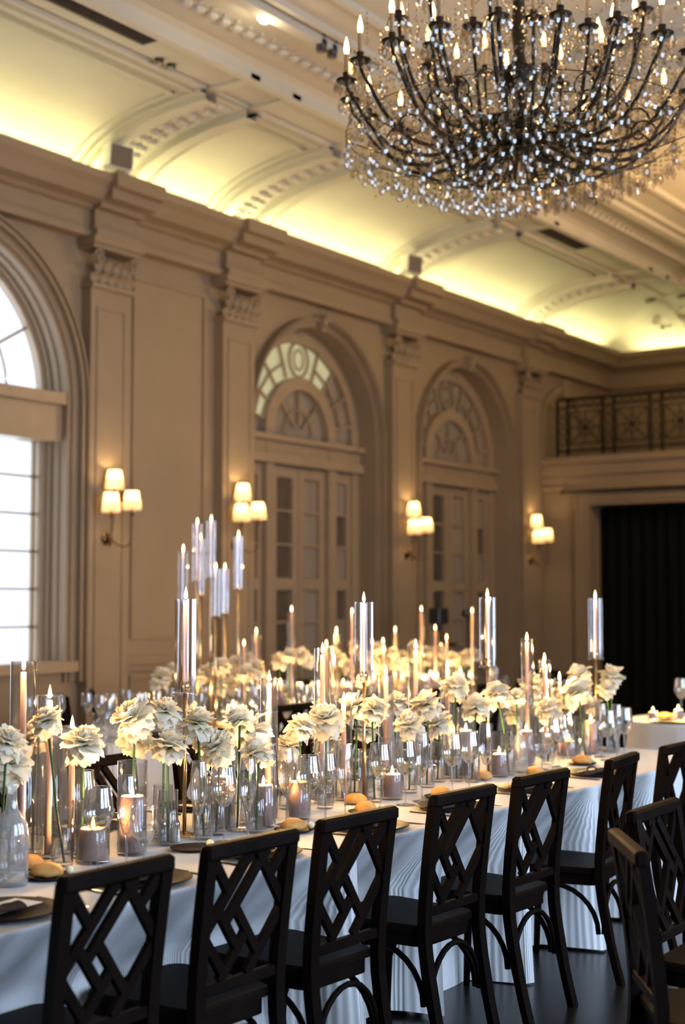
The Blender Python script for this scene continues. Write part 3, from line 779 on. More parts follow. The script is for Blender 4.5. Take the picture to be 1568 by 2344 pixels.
# ------------------------------------------------------------------ chairs
LAT = [((0,0),(.25,.2875)),((.5,0),(0,.575)),((.6,0),(1,.46)),((1,0),(.8,.23)),((.72,0),(.235,.55)),((.135,.42),(.436,.766)),((.355,.42),(.735,.857)),((1,.54),(.60,1)),((.546,.64),(.233,1)),((0,.64),(.273,.954))]
def make_chair():
    t = thing('lattice_chair', 'x', 'chair')
    def post_x(z): return .215 + .05*max(0, (z-.5)/.43)**1.3 if z > .44 else .215 + .085*((.44-z)/.44)**1.4
    def rrect(x0, x1, w0, w1, r, n=5):
        pts = []
        for (cx, cy, a0) in ((x1-r, w1-r, 0), (x0+r, w0-r, PI/2), (x0+r, -w0+r, PI), (x1-r, -w1+r, 1.5*PI)):
            for k in range(n+1): a = a0 + PI/2*k/n; pts.append((cx+r*math.cos(a), cy+r*math.sin(a)))
        return pts
    m_ = MB(); o1 = rrect(-.215,.21,.225,.20,.06); o2 = rrect(-.208,.203,.218,.193,.055)
    m_.prism(o1, .452, .470); n = len(o1)
    m_.add([(x,y,.470) for x,y in o1] + [(x,y,.478) for x,y in o2], [(i,(i+1)%n,(i+1)%n+n,i+n) for i in range(n)] + [tuple(range(n,2*n))])
    m_.build('seat', 'black_wood', t)
    MB().prism(rrect(-.195,.195,.205,.18,.05), .40, .452).build('seat_frame', 'black_wood', t)
    for s_ in (-1, 1):
        mm = MB(); zs = [0,.08,.16,.24,.32,.40,.46,.52,.60,.68,.76,.84,.925]
        for z in zs:
            x = post_x(z); y = s_*(.188 + .008*(z/.93)); hw = .0225; hd = .017 if z > .2 else .014
            mm.v += [(x-hd,y-hw,z),(x+hd,y-hw,z),(x+hd,y+hw,z),(x-hd,y+hw,z)]
        for i in range(len(zs)-1):
            for k in range(4): mm.f.append((i*4+k, i*4+(k+1)%4, (i+1)*4+(k+1)%4, (i+1)*4+k))
        mm.f.append((3,2,1,0)); mm.build('back_post', 'black_wood', t)
        MB().tube([(-.20,s_*.195,0),(-.185,s_*.185,.25),(-.18,s_*.18,.43)], [.014,.018,.020], 8).build('front_leg', 'black_wood', t, True)
        # bent side brace between front and rear leg
        MB().tube([(.0 + .195*math.cos(a) + .01, s_*.185, .20 + .195*math.sin(a)) for a in [PI*k/14 for k in range(15)]], .011, 6).build('brace', 'black_wood', t, True)
    for (x, z) in ((-.185, .20), (.225, .20)):
        MB().tube([(x, .175*math.cos(a), z + .195*math.sin(a)) for a in [PI*k/14 for k in range(15)]], .011, 6).build('brace', 'black_wood', t, True)
    x = post_x(.925); MB().bbox(x-.018, x+.022, -.222, .222, .90, .945, .008).build('top_rail', 'black_wood', t)
    x = post_x(.53); MB().bbox(x-.013, x+.013, -.178, .178, .512, .545, .004).build('bottom_rail', 'black_wood', t)
    for (a, b_) in LAT:
        def pt(u, v): z = .902 - (.902-.545)*v; return (post_x(z), -.176 + .352*u, z)
        MB().bar(pt(*a), pt(*b_), .018, .030, (1,0,0)).build('lattice_bar', 'black_wood', t)
    return t
ch0 = make_chair(); ch_used = [False]
def chair(x, y, rz, label, group):
    o = ch0 if not ch_used[0] else copy_tree(ch0); ch_used[0] = True
    o.location = (x, y, 0); o.rotation_euler = (0, 0, rz); o.scale = (1, .91, .985); tag(o, label, 'chair', group); return o

# ------------------------------------------------------------------ tables and cloths
ZTAB = .75
def table(x0, x1, y0, y1, label, clabel, pushes=(), pushes_neg=(), fold=1.):
    """pushes, pushes_neg: (centre y, depth) of chairs on the +X and -X side whose seats press the cloth in"""
    t = thing('banquet_table', label, 'table', ((x0+x1)/2, (y0+y1)/2, 0))
    hx, hy = (x1-x0)/2 - .04, (y1-y0)/2 - .04
    MB().box(-hx, hx, -hy, hy, ZTAB-.035, ZTAB-.006).build('tabletop', 'black_wood', t)
    for sx in (-1, 1):
        for sy in (-1, 1): MB().tube([(sx*hx*.55, sy*hy*.86, .0), (sx*hx*.55, sy*hy*.86, ZTAB-.04)], .022, 8).build('leg', 'black_iron', t)
    c = .03; per = []
    def edge(p, q, nrm, n):
        for k in range(n): u = k/n; per.append((p[0]+(q[0]-p[0])*u, p[1]+(q[1]-p[1])*u, nrm))
    step = .035
    def corner(cx, cy, a0):
        for k in range(5): a = a0 + PI/2*k/5; per.append((cx+c*math.cos(a), cy+c*math.sin(a), (math.cos(a), math.sin(a))))
    edge((x1, y0+c), (x1, y1-c), (1,0), int((y1-y0)/step)); corner(x1-c, y1-c, 0)
    edge((x1-c, y1), (x0+c, y1), (0,1), int((x1-x0)/step)); corner(x0+c, y1-c, PI/2)
    edge((x0, y1-c), (x0, y0+c), (-1,0), int((y1-y0)/step)); corner(x0+c, y0+c, PI)
    edge((x0+c, y0), (x1-c, y0), (0,-1), int((x1-x0)/step)); corner(x1-c, y0+c, 1.5*PI)
    lv = [0, .004, .02, .06, .13, .21, .28, .36, .46, .58, .70, .82, .92, 1.0]
    n = len(per); v = []; f = []; uv = []; s_ = 0.; ss = []
    for i, (x, y, nr) in enumerate(per):
        if i: s_ += math.hypot(x-per[i-1][0], y-per[i-1][1])
        ss.append(s_)
    for j, l in enumerate(lv):
        for i, (x, y, nr) in enumerate(per):
            s = ss[i]
            off = (.012*math.sin(s*9.1) + .018*math.sin(s*3.7+1.3) + .010*math.sin(s*17.3+.5*math.sin(s*2)))*min(1, l*1.3)*fold + .015*l
            if nr[1] == 0:
                pu = 0.; dp = 0.
                for py, dd in (pushes if nr[0] > 0 else pushes_neg):
                    d_ = abs(y-py)
                    if d_ < .33:
                        k_ = 1-(max(d_, .245)-.245)/.085; k_ = k_*k_*(3-2*k_); pu = max(pu, k_); dp = max(dp, k_*dd)
                z_ = min(1, max(0, l*ZTAB/.255)); off *= 1-.92*pu
                off -= dp*z_**1.1
                off += .03*(1-pu)*l
            elif abs(nr[0]) > .01 and abs(nr[1]) > .01: off += .07*l
            drop_ = .006 if j == 0 else 0
            z = ZTAB - l*(ZTAB-.012) + (.012*math.sin(s*5.3)*l if l > .9 else 0)
            inn = -.008 if j == 0 else (-.002 if j == 1 else 0)
            v.append((x + nr[0]*(off+inn), y + nr[1]*(off+inn), z)); uv.append((s, -l*ZTAB))
    for j in range(len(lv)-1):
        for i in range(n): a = j*n+i; b_ = j*n+(i+1)%n; f.append((a, a+n, b_+n, b_))
    f.append(tuple(range(n)))
    me = bpy.data.meshes.new('tablecloth'); me.from_pydata(v, [], f); me.materials.append(MT['linen'])
    ul = me.uv_layers.new(name='UVMap')
    for p in me.polygons:
        top = len(p.vertices) > 4
        for li in p.loop_indices:
            vi = me.loops[li].vertex_index
            ul.data[li].uv = (v[vi][1], v[vi][0]) if top else uv[vi]
        p.use_smooth = not top
    me.update()
    tag(put('tablecloth', me), clabel, 'tablecloth')

# main table and its chairs
MX0, MX1, MY0, MY1 = -4.06, -2.82, .7, 7.75
lefts = [(127,2005),(462,1929),(736,1875),(998,1825),(1190,1775),(1366,1737),(1513,1705)]
CY = [at_X(px, py, -2.553).y + .222 for px, py in lefts]
far_y = [1.9, 2.55, 3.2, 3.85, 4.5, 5.15, 5.8, 6.45, 7.1]
EXT = [(y, .258 if k == 5 else .238) for k, y in enumerate(CY)]
table(MX0, MX1, MY0, MY1, 'long folding banquet table hidden beneath the pleated white cloth', 'long white finely pleated tablecloth of the candlelit dinner table by the aisle', EXT, [(y, .17) for y in far_y])
ORD = ['last', 'second to last', 'third from last', 'fourth from last', 'fifth from last', 'sixth from last', 'seventh from last']
for i, y in enumerate(reversed(CY)):
    chair(MX1 - .003 + R.uniform(-.01,.01), y, -math.radians([0,-7,2.5,2.5,2.5,1.5,0][i]), 'black lattice-back chair, aisle side of long table, %s toward the doorway' % ORD[i], 'chairs on the aisle side of the long table')
for y in far_y:
    chair(MX0 - .06, y, PI + R.uniform(-.06,.06), 'black lattice-back chair across the long table, behind its flowers and glasses', 'chairs across the long table behind the flowers')
# chairs of the next table, close to the aisle
p = at_Z(1436, 1852, .94); chair(p.x + .265, p.y + .222, PI + .02, 'black lattice-back chair standing in the aisle, back turned to the long table', None)
p = at_D(1442, 1915, 4.0); q = chair(p.x, p.y, 0, 'black lattice-back chair turned sideways in the aisle, top rail end catching candlelight', None)
q.rotation_euler = (0, 0, YAW + math.radians(180)); q.location = (p.x + .26*math.cos(YAW), p.y + .26*math.sin(YAW), 0)

# two more long tables between the dinner table and the wall
TX0, TX1 = -6.95, -5.95
table(TX0, TX1, 6.15, 9.0, 'banquet table under cloth, carrying the tall cluster of thin candle stands', 'white tablecloth under the tall cluster of thin candle stands', [(7.5, .13), (8.2, .13)])
table(TX0, TX1, 9.22, 11.95, 'banquet table under cloth in front of the arched doors, glowing with votives', 'white tablecloth of the votive-lit table in front of the arched doors', [(y, .215) for y in (9.6, 10.25, 10.9, 11.55)], [(y, .215) for y in (9.9, 10.55, 11.2)])
for y in (7.5, 8.2): chair(TX1 + .12, y, R.uniform(-.1,.1), 'black lattice-back chair on the near side of the table with the tall candle cluster', 'chairs before the candle cluster table')
for y in (9.6, 10.25, 10.9, 11.55): chair(TX1 + .02, y, R.uniform(-.05,.05), 'black lattice-back chair on the near side of the votive-lit table', 'chairs before the votive-lit table')
for y in (9.9, 10.55, 11.2): chair(TX0 - .02, y, PI + R.uniform(-.05,.05), 'black lattice-back chair on the wall side of the votive-lit table', 'chairs behind the votive-lit table')
p = at_X(228, 1612, -7.30); chair(p.x, p.y, PI + .95, 'black lattice-back chair at the end of the candle cluster table under the bright window', None)
p = at_X(292, 1577, -7.50); chair(p.x, p.y, PI + .80, 'black lattice-back chair behind the candle cluster table by the blank wall panel', None)
chair(-6.35, 12.26, PI/2 + .05, 'black lattice-back chair at the far end of the votive-lit table', None)

# small round table by the doorway
rc = at_Z(1568, 1660, ZTAB); RC = Vector((rc.x + .02, rc.y + .55, 0)); RR = .62
t = thing('round_table', 'small round table under white cloth in front of the curtained doorway', 'table', RC)
MB().lathe([(.0005,ZTAB-.03),(RR-.02,ZTAB-.03),(RR-.02,ZTAB-.006),(.0005,ZTAB-.006)], 32).build('tabletop', 'black_wood', t)
MB().lathe([(.0005,.0),(.25,0),(.25,.02),(.04,.05),(.04,ZTAB-.03)], 16).build('pedestal', 'black_iron', t)
v = []; uv = []; n = 120; lv = [0,.003,.02,.1,.3,.6,1.0]
for l in lv:
    for k in range(n):
        a = 2*PI*k/n; r = RR - (.006 if l == 0 else 0) + (.03*math.sin(a*15)+.012*math.sin(a*37))*l + .05*l
        v.append((RC.x+r*math.cos(a), RC.y+r*math.sin(a), ZTAB-l*(ZTAB-.012))); uv.append((a*RR, -l*ZTAB))
f = [((j*n+i), (j+1)*n+i, (j+1)*n+(i+1)%n, j*n+(i+1)%n) for j in range(len(lv)-1) for i in range(n)] + [tuple(range(n))]
me = bpy.data.meshes.new('tablecloth'); me.from_pydata(v, [], f); me.materials.append(MT['linen']); ul = me.uv_layers.new(name='UVMap')
for p in me.polygons:
    for li in p.loop_indices:
        vi = me.loops[li].vertex_index; ul.data[li].uv = uv[vi] if len(p.vertices) <= 4 else v[vi][:2]
    p.use_smooth = len(p.vertices) <= 4
tag(put('tablecloth', me), 'white tablecloth falling in folds over the small round table', 'tablecloth')

# ------------------------------------------------------------------ tabletop things
FL = MB().lathe([(.0004,0),(.0045,.004),(.0062,.012),(.0045,.024),(.0018,.034),(.0003,.040)], 8).mesh('flame', 'flame', True)
WK = MB().tube([(0,0,-.004),(0,0,.010)], .0012, 5).mesh('wick', 'wick')
LP = 42.0                                       # candle power factor
OBS = []                                       # upright obstacles: x, y, radius, z0, z1
HEADS = []                                     # bloom heads: x, y, z, radius
def head_pen(p, rad):
    e = 0.
    for (x, y, r, z0, z1) in OBS:
        if z0 - rad*.8 < p.z < z1 + rad*.8:
            g = r + rad*1.2 + .004 - math.hypot(x-p.x, y-p.y)
            if g > 0: e += g*3
    for (x, y, z, q) in HEADS:
        g = (rad+q)*1.08 - math.sqrt((x-p.x)**2 + (y-p.y)**2 + (z-p.z)**2)
        if g > 0: e += g*.8
    return e
def base_spot(p, r, tbl, ok, reach=(0,.02,.035,.05,.065,.08)):
    for q in reach:
        for k in range(1 if q == 0 else 12):
            x, y = p.x + q*math.cos(k*PI/6+.3), p.y + q*math.sin(k*PI/6+.3)
            if ok(x, y) and free(x, y, r, tbl): return x, y
    return None
def candle(base, h, r, label, group, name='taper_candle', power=1., lean=0.):
    t = thing(name, label, 'candle', base, R.uniform(0,6), group)
    if name == 'taper_candle': pr = [(.0004,0),(r*1.1,0),(r*1.1,h*.02),(r*.8,h-.004),(r*.6,h),(.0004,h-.002)]
    else: pr = [(.0004,0),(r,0),(r,h-.006),(r*.9,h),(r*.6,h-.008),(.0004,h-.010)]
    MB().lathe(pr, 14).build('wax', 'wax_mauve', t, True)
    hz = h - (.0 if name == 'taper_candle' else .008); OBS.append((base[0], base[1], r, base[2], base[2]+h+.045))
    put('wick', WK, t, (0,0,hz)); k = 1.0
    f_ = put('flame', FL, t, (0,0,hz+.006), None, (k*1.15,k*1.15,k*(1.15 if name == 'taper_candle' else .95)))
    point(t, (0,0,hz+.022), LP*power, (1.0,.58,.22), .009)
    return t
def cyl(base, r, h, label, group, name='glass_cylinder'):
    t = thing(name, label, 'candle holder', base, 0, group); OBS.append((base[0], base[1], r, base[2], base[2]+h))
    MB().lathe([(.0004,.002),(r*.96,.002),(r,.008),(r,h),(r-.0025,h),(r-.0025,.012),(.0004,.012)], 24).build('cylinder', 'glass', t, True)
    MB().lathe([(r+.0006,h-.002),(r+.0006,h+.001),(r-.003,h+.001),(r-.003,h-.002)], 24).build('rim', 'glass', t, True)
    return t
OCC = []
def free(x, y, r, tbl): return all((x-a)**2 + (y-b_)**2 > (r+c)**2 for a, b_, c, tt in OCC if tt == tbl)
def seat_px(px, py, r, xs, tbl='main', yr=(.75, 7.68)):
    for dx in (0, 6, -6, 12, -12, 18, -18, 26, -26):
        for X in xs:
            p = at_X(px+dx, py, X)
            if yr[0] < p.y < yr[1] and free(p.x, p.y, r + .004, tbl): OCC.append((p.x, p.y, r, tbl)); return p
    p = at_X(px, py, xs[0]); OCC.append((p.x, p.y, r, tbl)); return p
LM = []
def on_back(y): return min(8.93, max(6.25, y)) if y < 9.1 else min(11.88, max(9.30, y))
def near(x, y):
    return min(LM, key=lambda l: (l[0]-x)**2 + (l[1]-y)**2)[2] if LM else 'on the long table'
def spread(c, lo, hi, st=.03):
    o = [c]; k = 1
    while c+k*st <= hi or c-k*st >= lo:
        if c+k*st <= hi: o.append(c+k*st)
        if c-k*st >= lo: o.append(c-k*st)
        k += 1
    return o

for px, py, nm in ((24,2000,'by the large carafe'),(230,1950,'between the large carafe and the shakers'),(410,1905,'by the fluted stand next to the shakers'),(610,1870,'between the first two fluted stands'),(833,1800,'by the mid-table fluted stand'),(980,1770,'just past the mid-table fluted stand'),(1117,1735,'by the third fluted stand'),(1240,1715,'between the last two fluted stands'),(1365,1690,'by the fluted stand against the curtain')):
    p = at_X(px, py, -3.45); LM.append((p.x, p.y, nm))
# -- tall stands with fluted glass tubes
def stand(p, z_flame, rt, label, clabel, ht, group='tall candle stands with fluted tubes', cgroup='candles in the fluted tubes', metal='brass', lean=(0,0), power=1.):
    t = thing('candle_stand', label, 'candle stand', (p.x, p.y, ZTAB), 0, group)
    zb = z_flame - ZTAB - .045 - ht*.98            # bottom of the tube
    OBS.append((p.x, p.y, .010, ZTAB, ZTAB+zb)); OBS.append((p.x, p.y, rt*1.14, ZTAB+zb-.004, ZTAB+zb+ht))
    MB().lathe([(.0004,0),(.055,0),(.055,.004),(.03,.009),(.010,.016),(.0004,.016)], 24).build('base', metal, t, True)
    MB().tube([(0,0,.01),(0,0,zb)], .0075 if metal == 'brass' else .0085, 10).build('stem', metal, t, True)
    MB().lathe([(.0004,zb-.004),(rt*1.12,zb-.004),(rt*1.14,zb+.004),(rt*1.05,zb+.008),(.0004,zb+.008)], 24).build('glass_flange', 'fluted_glass', t, True)
    MB().lathe([(.0004,zb+.006),(.016,zb+.006),(.018,zb+.03),(.013,zb+.045),(.0004,zb+.045)], 14).build('candle_cup', metal, t, True)
    MB().lathe([(rt,zb+.008),(rt,zb+ht),(rt-.004,zb+ht),(rt-.004,zb+.008)], 36, flute=.10).build('fluted_tube', 'fluted_glass', t)
    h = ht*.98 - .03
    candle((p.x, p.y, ZTAB+zb+.035), max(.05, z_flame-.045-(ZTAB+zb+.035)), .011, clabel, cgroup, power=power)
SL = ['rising beside the salt and pepper shakers', 'rising behind the bread rolls at mid-table', 'rising in front of the second arched door', 'rising against the black curtain']
for i, (px, py, ht) in enumerate(((410,1347,.345),(833,1358,.345),(1117,1350,.345),(1365,1354,.345))):
    p = at_X(px + (14 if i == 0 else 0), 1600, -3.45); OCC.append((p.x, p.y, .06, 'main'))
    zf = at_X(px, py, -3.45).z
    stand(p, zf, .041, 'tall brass stand with fluted glass tube ' + SL[i], 'pale taper burning in the fluted tube ' + SL[i], ht)

# -- tapers in clear cylinders: flame tip pixel, cylinder radius, cylinder top pixel
TP = [(52,1507,.042,1514),(113,1572,.040,1592),(165,1642,.040,1662),(616,1538,.036,1553),(613,1603,.040,1628),(738,1474,.036,1484),(884,1526,.036,1546),
      (952,1466,.036,1478),(1025,1512,.036,1527),(1208,1450,.033,1462),(1248,1497,.033,1510),(1282,1540,.033,1555),(787,1588,.036,1606)]
for i, (px, py, r, gy) in enumerate(TP):
    p = seat_px(px, 1700, r, spread(-3.52, -3.75, -3.22))
    q = at_X(px, py, p.x); g = at_X(px, gy, p.x)
    lb = ['beside the big water carafe','close to the big water carafe','behind the single bloom near the carafe','behind the blooms between two pillar candles','among low blooms between two pillar candles','left of the mid-table fluted stand','behind bread and pillar at mid-table','right of the mid-table fluted stand','before the votive-lit table','tallest beyond the third fluted stand','between two tapers near the doorway end','shortest near the doorway end','among blooms by the mid-table fluted stand'][i]
    cyl((p.x, p.y, ZTAB), r, max(.12, g.z-ZTAB), 'clear glass cylinder holding a taper, ' + lb, 'glass cylinders with tapers')
    candle((p.x, p.y, ZTAB+.013), q.z-.045-ZTAB-.013, .0115, 'slim mauve taper candle in a glass cylinder, ' + lb, 'mauve tapers on the long table')
# -- pillars in wide cylinders
PL = [(303,1797,.042,.050,1742),(214,1870,.045,.055,1835),(512,1755,.036,.046,1722),(603,1775,.038,.048,1738),(683,1768,.038,.048,1740),(898,1752,.038,.047,1688),
      (1206,1656,.036,.045,1620),(1143,1708,.037,.046,1675),(1303,1680,.034,.044,1650),(1354,1634,.036,.045,1600),(1067,1655,.033,.042,1620)]
for i, (px, py, r, gr, gy) in enumerate(PL):
    p = seat_px(px, 1800, gr, spread(-3.34 if i in (0,1,3,4,5,7) else -3.45, -3.75, -3.22))
    q = at_X(px, py, p.x); g = at_X(px, gy, p.x)
    lb = ['beside the shakers','lowest by the stemware near the carafe','behind the wine glass at the shaker end','between two wine glasses','beside the bread roll','next to the mid-table fluted stand','beside the second carafe','in front of the second carafe','near the doorway end','before the black curtain','behind the mid-table stemware'][i]
    cyl((p.x, p.y, ZTAB), gr, max(.10, g.z-ZTAB), 'wide clear glass cylinder around a pillar candle ' + lb, 'wide glass cylinders with pillars')
    candle((p.x, p.y, ZTAB+.013), max(.05, q.z-.035-ZTAB-.013), r, 'thick mauve pillar candle in wide glass ' + lb, 'mauve pillar candles on the long table', 'pillar_candle')

# -- water carafes
def carafe(px, py_base, X, h, r, label):
    p = at_Z(px, py_base, ZTAB); OCC.append((p.x, p.y, r, 'main'))
    t = thing('carafe', label, 'carafe', (p.x, p.y, ZTAB), 0, 'water carafes'); OBS.append((p.x, p.y, r, ZTAB, ZTAB+h*.62)); OBS.append((p.x, p.y, r*.5, ZTAB, ZTAB+h))
    MB().lathe([(.0004,.0),(r*.94,0),(r,.012),(r,h*.50),(r*.93,h*.60),(r*.68,h*.68),(r*.38,h*.75),(r*.30,h*.82),(r*.30,h*.96),(r*.36,h*.99),(r*.34,h)], 28).build('bottle', 'carafe_glass', t, True)
    MB().lathe([(.0004,.006),(r*.93,.006),(r*.95,h*.45),(.0004,h*.45)], 24).build('water', 'water', t, True)
carafe(24, 2026, 0, .30, .052, 'large clear water carafe in front of blooms at the shaker end of the table')
carafe(1190, 1768, 0, .245, .040, 'smaller clear water carafe standing among pillar candles near the doorway end')

# -- salt and pepper
for px, c, lb in ((373, 'pepper', 'pepper shaker with chrome cap beside the first fluted stand'), (401, 'salt', 'salt shaker with chrome cap beside the first fluted stand')):
    p = at_Z(px, 1928, ZTAB); OCC.append((p.x, p.y, .025, 'main'))
    t = thing('shaker', lb, 'shaker', (p.x, p.y, ZTAB))
    MB().lathe([(.0004,0),(.022,0),(.022,.01),(.015,.055),(.0004,.055)], 14).build('glass_body', 'glass', t, True)
    MB().lathe([(.0004,.003),(.0195,.003),(.0145,.045),(.0004,.045)], 12).build('filling', c, t, True)
    MB().lathe([(.016,.054),(.0165,.066),(.012,.078),(.0004,.083)], 14).build('cap', 'chrome', t, True)

# -- stemware
def glass_tmpl(kind):
    t = thing('wine_glass' if kind == 'wine' else ('champagne_flute' if kind == 'flute' else 'goblet'), 'x', 'glass')
    hs = {'wine': .105, 'flute': .085, 'goblet': .05}[kind]
    MB().lathe([(.0004,.0025),(.034,.001),(.036,.0),(.034,.002),(.006,.006),(.0004,.006)], 20).build('foot', 'stemware', t, True)
    MB().lathe([(.004,.005),(.0032,.02),(.0032,hs-.01),(.006,hs)], 8).build('stem', 'stemware', t, True)
    if kind == 'wine': bp = [(.0004,0),(.014,.004),(.034,.028),(.042,.05),(.041,.075),(.034,.125)]; fl = [(.0004,.003),(.013,.006),(.033,.028),(.040,.046),(.0004,.046)]
    elif kind == 'flute': bp = [(.0004,0),(.010,.006),(.024,.05),(.028,.085),(.026,.125),(.022,.165)]; fl = [(.0004,.003),(.010,.008),(.022,.048),(.0004,.048)]
    else: bp = [(.0004,0),(.02,.004),(.036,.03),(.040,.06),(.038,.10)]; fl = [(.0004,.003),(.019,.006),(.035,.03),(.038,.05),(.0004,.05)]
    b_ = MB().lathe([(r, z+hs) for r, z in bp], 20).build('bowl', 'stemware', t, True)
    MB().lathe([(bp[-1][0]+.0008,hs+bp[-1][1]-.001),(bp[-1][0]+.0008,hs+bp[-1][1]+.001),(bp[-1][0]-.001,hs+bp[-1][1])], 20).build('rim', 'stemware', b_, True)
    MB().lathe([(r, z+hs) for r, z in fl], 16).build('drink', 'wine' if kind != 'goblet' else 'water', t, True)
    return t
GT = {k: glass_tmpl(k) for k in ('wine', 'flute', 'goblet')}; GU = {}
def glass(kind, x, y, label, group, s=1.):
    o = GT[kind] if kind not in GU else copy_tree(GT[kind]); GU[kind] = 1
    o.location = (x, y, ZTAB+.001); o.rotation_euler = (0,0,R.uniform(0,6)); o.scale = (s,s,s)
    OBS.append((x, y, (.043 if kind == 'wine' else .041 if kind == 'goblet' else .030)*s, ZTAB, ZTAB+.255*s)); tag(o, label, 'glass', group); return o
BR = ((108,2004),(672,1898),(838,1857),(1010,1822),(1332,1746),(437,1947),(70,1968),(1105,1768),(815,1825),(1225,1770))
BP = []; CHY = [y+.02 for y in [CY[0]-.62] + CY]
chg = lambda x, y, r: all(math.hypot(x-(MX1-.172), y-c) > r+.155 for c in CHY)
for i, (px, py) in enumerate(BR):
    p = at_Z(px, py, ZTAB+.012); p.x = min(p.x, -3.07)
    if i < 6 and not chg(p.x-.005, p.y+.012, .078):
        for X, dx in [(X, dx) for dx in (0,8,-8,16,-16,24,-24,36,-36) for X in (p.x, -3.1, -3.14, -3.18, -3.22)]:
            q = at_X(px+dx, py, X)
            if chg(q.x-.005, q.y+.012, .078) and free(q.x, q.y, .075, 'main'): p = q; break
    if i >= 6:
        for X in spread(p.x, -3.75, -3.2, .025):
            q = at_X(px, py, X)
            if free(q.x, q.y, .056, 'main'): p = q; break
    BP.append(p); OCC.append((p.x, p.y, .078 if i < 6 else .056, 'main'))
# seen glasses: kind, axis pixel x, foot pixel y
GL = [('wine',225,1995),('flute',290,1985),('wine',188,1975),('flute',455,1890),('wine',512,1905),('flute',567,1898),('wine',745,1850),('flute',790,1852),('wine',706,1845),('goblet',330,1940),
      ('wine',928,1800),('flute',966,1805),('wine',1074,1790),('flute',1112,1782),('wine',1035,1775),('wine',1265,1745),('flute',1300,1738),('wine',1282,1725),('wine',1392,1705),('flute',1413,1700),('wine',1430,1697),('flute',1378,1712),('goblet',1240,1735),('flute',655,1870),('wine',870,1812)]
for k, px, py in GL:
    r_ = {'wine': .050, 'flute': .043, 'goblet': .048}[k]; p = None
    for dx in (0, 8, -8, 16, -16, 26, -26, 38, -38, 52, -52):
        for X in spread(-3.20, -3.66, -3.195, .02):
            q = at_X(px+dx, 1850 if px < 600 else 1780, X)
            if q.y < MY1-.06 and free(q.x, q.y, r_, 'main'): p = q; break
        if p: break
    if not p: p = at_X(px, 1780, -3.2)
    OCC.append((p.x, p.y, r_, 'main'))
    glass(k, p.x, p.y, {'wine': 'stemmed wine glass, long table, ', 'flute': 'slender champagne flute, long table, ', 'goblet': 'low water goblet, long table, '}[k] + near(p.x, p.y), {'wine':'wine glasses on the long table','flute':'champagne flutes on the long table','goblet':'goblets on the long table'}[k], 1.15)

# -- place settings on the long table
CH = MB().lathe([(.0004,.004),(.10,.004),(.115,.008),(.150,.016),(.152,.013),(.112,.001),(.0004,.0)], 36).mesh('charger_plate', 'charger', True)
SPm = MB().lathe([(.0004,.004),(.055,.004),(.075,.012),(.076,.010),(.056,.001),(.0004,0)], 28).mesh('bread_plate', 'charger', True)
CARD = MB().box(-.05,.05,-.09,.09,0,.0012).mesh('menu_card', 'menu_card')
NAP = MB().grid(lambda u, v: ((u-.5)*.11, (v-.5)*.24, .006+.012*math.sin(PI*u)*(.6+.4*math.sin(v*7)) + .002*math.sin(v*31)), 8, 14)
nn = len(NAP.v); NAP.box(-.055,.055,-.12,.12,0,.007); NAP = NAP.mesh('napkin', 'napkin', True)
NTIE = MB().tube([(.0+.026*math.cos(a), 0, .0170+.0125*math.sin(a)) for a in [2*PI*k/12 for k in range(13)]], .004, 5).mesh('napkin_tie', 'napkin')
def knife_mesh():
    m_ = MB().bbox(-.005,.005,-.10,0,0,.006,.0015); m_.prism([(-.007,0),(.007,0),(.009,.04),(.006,.09),(-.004,.11),(-.007,.06)], .001, .003); return m_.mesh('knife', 'dark_cutlery')
KN = knife_mesh()
def fork_mesh():
    m_ = MB().bbox(-.004,.004,-.11,.02,0,.004,.001); m_.prism([(-.004,.02),(.004,.02),(.011,.045),(-.011,.045)], .001, .003)
    for k in range(4): m_.box(-.011+k*.0063,-.0085+k*.0063,.045,.085,.001,.003)
    return m_.mesh('fork', 'dark_cutlery')
FK = fork_mesh()
def roll_mesh(seed):
    q = random.Random(seed); ph = [q.uniform(0,6) for _ in range(4)]
    m_ = MB(); n, k_ = 18, 10
    for i in range(k_+1):
        th = PI*i/k_
        for j in range(n):
            a = 2*PI*j/n; r = .046*(1+.06*math.sin(2*a+ph[0])+.04*math.sin(3*a+ph[1])*math.sin(th))
            z = -math.cos(th); z = z*.030 if z > 0 else z*.016
            m_.v.append((r*math.sin(th)*math.cos(a)*1.12, r*math.sin(th)*math.sin(a), .016+z+.003*math.sin(5*a+ph[2])*math.sin(th)**2))
    for i in range(k_):
        for j in range(n): a = i*n+j; b_ = i*n+(j+1)%n; m_.f.append((a,b_,b_+n,a+n))
    return m_.mesh('bread_roll', 'bread', True)
ROLLS = [roll_mesh(k) for k in range(4)]
BUT = MB().ball((0,0,.013), .0135, 10, 7).mesh('butter_ball', 'butter', True)
